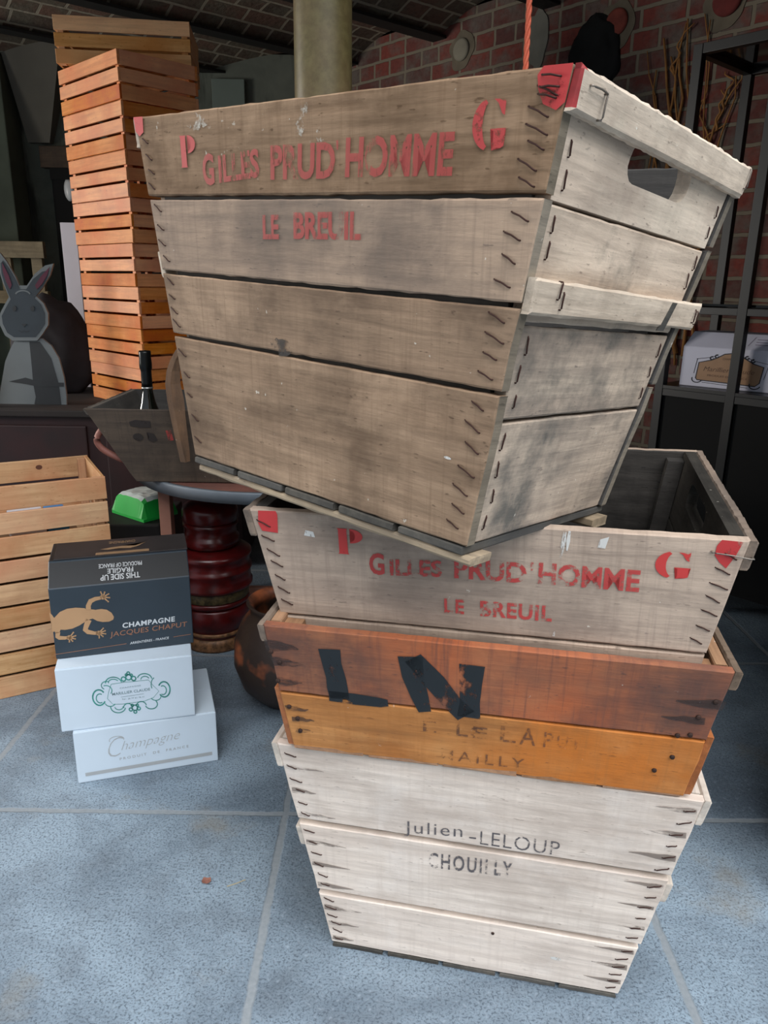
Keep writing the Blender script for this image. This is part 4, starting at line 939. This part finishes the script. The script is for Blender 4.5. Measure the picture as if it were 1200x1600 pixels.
# ------------------------------------------------------------------ black metal rack at the right with a carton
STL = plain('black_steel', (12, 12, 13), .45, .1, .15, 20)
RZ = 2.065; ry_ = -47.65
rx_, rd_ = Vector((cos(rad(ry_)), sin(rad(ry_)), 0)), Vector((-sin(rad(ry_)), cos(rad(ry_)), 0))
rk = thing('metal_rack', 'black metal rack with glass top in front of the brick wall', 'rack', (1.092, 3.07, 0), (ry_, 0, 0))
RLn, RWd = .92, .40; hw = .017
for x in (0, .286, RLn):
    for y in (0, RWd):
        b = bmesh.new(); box(b, x-hw, x+hw, y-hw, y+hw, 0, RZ, .0015); link('post', b, STL, rk)
for z0, z1 in ((RZ-.032, RZ+.001), (1.150, 1.176), (.835, .862)):
    for y in (0, RWd):
        b = bmesh.new(); box(b, hw, .286-hw, y-hw+.002, y+hw-.002, z0, z1, .0015); box(b, .286+hw, RLn-hw, y-hw+.002, y+hw-.002, z0, z1, .0015); link('rail', b, STL, rk)
    for x in (0, RLn):
        b = bmesh.new(); box(b, x-hw+.002, x+hw-.002, hw, RWd-hw, z0, z1, .0015); link('rail', b, STL, rk)
DGL = NT('dark_glass'); DGL.col(lin((10, 11, 12))); DGL.rough(.08); DGL = DGL.m
b = bmesh.new(); box(b, .018, RLn-.018, .018, RWd-.018, RZ-.012, RZ-.004); link('glass_top', b, DGL, rk)
b = bmesh.new(); box(b, .018, RLn-.018, .018, RWd-.018, 1.180, 1.188); link('glass_shelf', b, DGL, rk)
b = bmesh.new(); box(b, -.016, RLn+.012, -.016, RWd+.012, .8625, .876, .001); link('shelf', b, plain('black_shelf', (12, 12, 13), .35, 0, .1), rk)
for (x0, x1, y0, y1) in ((.018, .268, -.004, .004), (.304, RLn-.018, -.004, .004), (-.004, .004, .018, RWd-.018)):  # added black panels stand for the deep shade under the rack's shelf
    b = bmesh.new(); box(b, x0, x1, y0, y1, .10, .834); link('side_panel', b, plain('black_shade_panel', (5, 5, 5), .95, 0, .1), rk)
def rackpt(x, y, z): return Vector((1.092, 3.07, 0))+rx_*x+rd_*y+Vector((0, 0, z))
kc = thing('champagne_carton', 'white carton with a tan gold label on the black rack', 'carton', rackpt(.245, .155, .8765), (ry_+6, 0, 0))
L4, W4, H4 = .40, .20, .150
b = bmesh.new(); prof = [(-W4/2, .0005), (-W4/2, H4), (-W4/2+.06, H4+.055), (W4/2, H4+.055), (W4/2, .0005)]; rows = []
for x, k in ((-L4/2, 1), (L4/2, 1)): rows.append([b.verts.new((x+(.012 if x < 0 and z > H4 else 0), y, z)) for y, z in prof])
for i in range(4): b.faces.new((rows[0][i], rows[1][i], rows[1][i+1], rows[0][i+1]))
b.faces.new((rows[0][4], rows[1][4], rows[1][0], rows[0][0])); b.faces.new(rows[0]); b.faces.new(rows[1])
bmesh.ops.bevel(b, geom=b.edges[:], offset=.002, segments=1, affect='EDGES')
body4 = link('body', b, plain('lilac_white_card', (206, 206, 222), .55, 0, .04, 6), kc)
def fn4(px, py, out=.0008):   # label traced: 440 px per carton height on the sheet
    return Vector((-L4/2+(px-425)/2.15*.00107, -W4/2-out, H4*(1-(py-505-(px-440)*.085)/328)))
lab = [(560, 640), (650, 622), (700, 600), (745, 575), (800, 570), (850, 578), (900, 615), (960, 655), (1035, 682), (1020, 810), (990, 835), (560, 785), (548, 770)]
b = bmesh.new(); poly2(b, lab, fn4); link('label', b, plain('tan_label', (160, 124, 92), .5, 0, .08), body4)
b = bmesh.new(); ribbon(b, lab, 8, lambda x, y: fn4(x, y, .0013), 0, True)
ribbon(b, [(540, 610), (640, 600), (690, 585)], 4, lambda x, y: fn4(x, y, .0013)); ribbon(b, [(910, 605), (960, 630), (1068, 660), (1045, 780)], 4, lambda x, y: fn4(x, y, .0013)); ribbon(b, [(545, 610), (530, 730)], 4, lambda x, y: fn4(x, y, .0013)); ribbon(b, [(600, 805), (750, 825), (940, 848)], 4, lambda x, y: fn4(x, y, .0013))
for cx, cy, r0 in ((560, 775, 40), (990, 825, 40)): ribbon(b, arc(cx, cy, r0, 32, 20, 200, 14), 8, lambda x, y: fn4(x, y, .0013))
for cx, cy in ((690, 592), (655, 606), (910, 606), (955, 632)): ribbon(b, arc(cx, cy, 14, 12, 0, 300, 10), 10, lambda x, y: fn4(x, y, .0013))
link('label_frame', b, plain('black_print', (30, 30, 44), .5), body4)
b = bmesh.new(); letters(b, 'Marillier Claude', ((600, 710), (975, 742), (600, 672)), lambda x, y: fn4(x, y, .0014), -.004, .3); letters(b, 'PRODUIT DE FRANCE', ((635, 755), (930, 785), (635, 738)), lambda x, y: fn4(x, y, .0014)); letters(b, 'CHAMPAGNE', ((735, 622), (860, 630), (735, 605)), lambda x, y: fn4(x, y, .0014))
link('lettering', b, plain('brown_print', (104, 72, 52), .5), body4)
b = bmesh.new(); fs_ = lambda u, v: Vector((-L4/2+L4*u, -W4/2+.06*v-.0006, H4+.055*v+.0007))
ribbon(b, [(.58, .25), (.86, .25), (.92, .8), (.62, .8)], .006, fs_, 0, True)
for i in range(3): ribbon(b, [(.64, .66-.16*i), (.84, .66-.16*i)], .05, fs_)
link('print_box', b, plain('faint_lilac_print', (150, 140, 160), .6), body4)

# ------------------------------------------------------------------ things on the brick wall
def wallat(px, py):
    d_ = f_+((px-600)/F)*e1-((py-800)/F)*e2; n_ = Vector((cos(rad(42)), sin(rad(42)), 0)); o_ = Vector((0, 0, CAMH)); t = ((Vector((WALLP.x, WALLP.y, 0))-o_) @ n_)/(d_ @ n_)
    q = MW.inverted() @ (o_+d_*t); return q.x, q.y
PL = plain('cement_patch', (116, 106, 90), .95, 0, .2, 9)
for px, py, r0, m, lb in ((722, 78, .055, plain('white_cement', (140, 134, 118), .9, 0, .1), 'whitish round plug in the brick wall left of the orange rope'), (965, 35, .055, plain('red_clay', (138, 66, 54), .9, 0, .2, 20), 'small round red clay plug in the brick wall above the black hanging'), (1138, 0, .06, plain('dark_red_clay', (116, 46, 42), .9, 0, .2, 20), 'round dark red clay plug in the wall above the black rack')):
    s_, h_ = wallat(px, py); r = thing('wall_plug', lb, 'plug', onwall(s_, h_, .0))
    r.matrix_world = MW @ Matrix.Translation((s_, h_, 0))
    b = bmesh.new(); bmesh.ops.create_circle(b, cap_ends=True, segments=40, radius=1)
    for v in b.verts:
        k = 1+.35*noise.noise(Vector((v.co.x*1.4+s_*3, v.co.y*1.4, h_))); v.co = Vector((v.co.x*r0*1.45*k, v.co.y*r0*1.6*k, .004))
    ex = bmesh.ops.extrude_face_region(b, geom=b.faces[:])
    for g in ex['geom']:
        if isinstance(g, bmesh.types.BMVert): g.co.z = -.002
    link('cement_patch', b, PL, r)
    b = bmesh.new(); lathe(b, [(0, .001), (r0, .001), (r0, .012), (r0*.8, .018), (0, .016)], 24); link('plug', b, m, r, True)
s_, h_ = wallat(840, 58)
b = bmesh.new(); bmesh.ops.create_circle(b, cap_ends=True, segments=40, radius=1)
for v in b.verts:
    k = 1+.3*noise.noise(Vector((v.co.x*1.4, v.co.y*1.4, 3))); v.co = Vector((v.co.x*.07*k, v.co.y*.12*k, .007))
ex = bmesh.ops.extrude_face_region(b, geom=b.faces[:])
for g in ex['geom']:
    if isinstance(g, bmesh.types.BMVert): g.co.z = -.002
o = tag(link('plaster_patch', b, plain('pale_plaster_patch', (126, 124, 114), .95)), 'pale plaster patch on the brick wall right of the orange rope', 'patch'); o.matrix_world = MW @ Matrix.Translation((s_, h_, 0))
# black hanging, rounded and slightly domed
s_, h_ = wallat(928, 92)
b = bmesh.new(); bmesh.ops.create_icosphere(b, subdivisions=4, radius=1)
for v in b.verts:
    p = v.co.copy(); k = 1+.14*noise.noise(p*2.5); tp = 1-.32*max(0, p.y)+.25*abs(p.y)*abs(p.x)
    v.co = Vector((p.x*.135*k*tp, p.y*.18*k, max(0, p.z)*.045*k+.002))
o = tag(link('wall_hanging', b, plain('black_leather', (20, 21, 22), .9, 0, .4, 12), None, True), 'black rounded leather piece hanging on the brick wall behind the top crate', 'hanging'); o.matrix_world = MW @ Matrix.Translation((s_, h_, 0))
# dry brown stems climbing the wall
random.seed(11)
b = bmesh.new()
def stem(p0, p1, r, wob, n=14):
    pts = []
    for i in range(n+1):
        t = i/n; x = p0[0]+(p1[0]-p0[0])*t+wob*noise.noise(Vector((t*3.1+p0[0]*9, p1[1]*5, 0))); y = p0[1]+(p1[1]-p0[1])*t
        pts.append((x, y, .014+.010*noise.noise(Vector((t*4, p0[0]*7, 5)))))
    tube(b, pts, [r*1.25*(1-.6*i/n) for i in range(n+1)], 6)
W_ = lambda px, py: wallat(px, py)
base_ = W_(1062, 420)
for tx, ty, r in ((1045, 60, .010), (1060, 40, .007), (1080, 30, .007), (1030, 110, .007), (1020, 150, .006), (1072, 80, .010), (1095, 25, .005), (1120, 30, .005), (1110, 110, .006), (1150, 120, .006), (1018, 80, .005), (1050, 90, .009), (1085, 130, .007)):
    q = W_(tx, ty); stem((base_[0]+random.uniform(-.10, .10), .9+random.uniform(0, .1)), q, r, .16)
for a_, e_ in (((1062, 210), (1105, 150)), ((1100, 240), (1165, 105)), ((1070, 250), (1140, 190)), ((1045, 120), (1075, 40)), ((1130, 170), (1150, 110)), ((1120, 205), (1135, 140))): stem(W_(*a_), W_(*e_), .005, .08)
o = tag(link('dry_vine', b, plain('dry_brown_stem', (176, 122, 66), .8, 0, .2, 20), None, True), 'dry leafless brown vine stems against the brick wall beside the black rack', 'vine'); o.matrix_world = MW

# bits lying on the floor
for nm, lb, cat, x, y, rgb, sz in (('dry_leaf', 'small reddish-brown dry leaf on the blue floor left of the crates', 'leaf', -.372, 1.360, (150, 100, 84), .010), ('dry_leaf', 'dark brown curled leaf on the floor right of the lowest crate', 'leaf', .498, 1.212, (74, 52, 44), .010)):
    b = bmesh.new(); bmesh.ops.create_grid(b, x_segments=6, y_segments=6, size=1)
    for v in b.verts:
        d_ = math.hypot(v.co.x, v.co.y); v.co = Vector((v.co.x*sz*(1-.25*abs(v.co.y)), v.co.y*sz*.8, .0015+.004*d_*d_*.5+.001*noise.noise(v.co*2)))
    ex = bmesh.ops.extrude_face_region(b, geom=b.faces[:])
    for g in ex['geom']:
        if isinstance(g, bmesh.types.BMVert): g.co.z += .0008
    o = tag(link(nm, b, plain('dry_leaf_'+nm+str(rgb[0]), rgb, .8, 0, .2, 60)), lb, cat); o.location = (x, y, 0)
b = bmesh.new(); tube(b, [(-.018, -.008, .0015), (0, 0, .002), (.018, .012, .0015)], .0011, 5)
o = tag(link('straw', b, plain('pale_straw', (176, 164, 132), .8)), 'short pale straw lying on the blue floor left of the crates', 'straw'); o.location = (-.307, 1.355, 0)
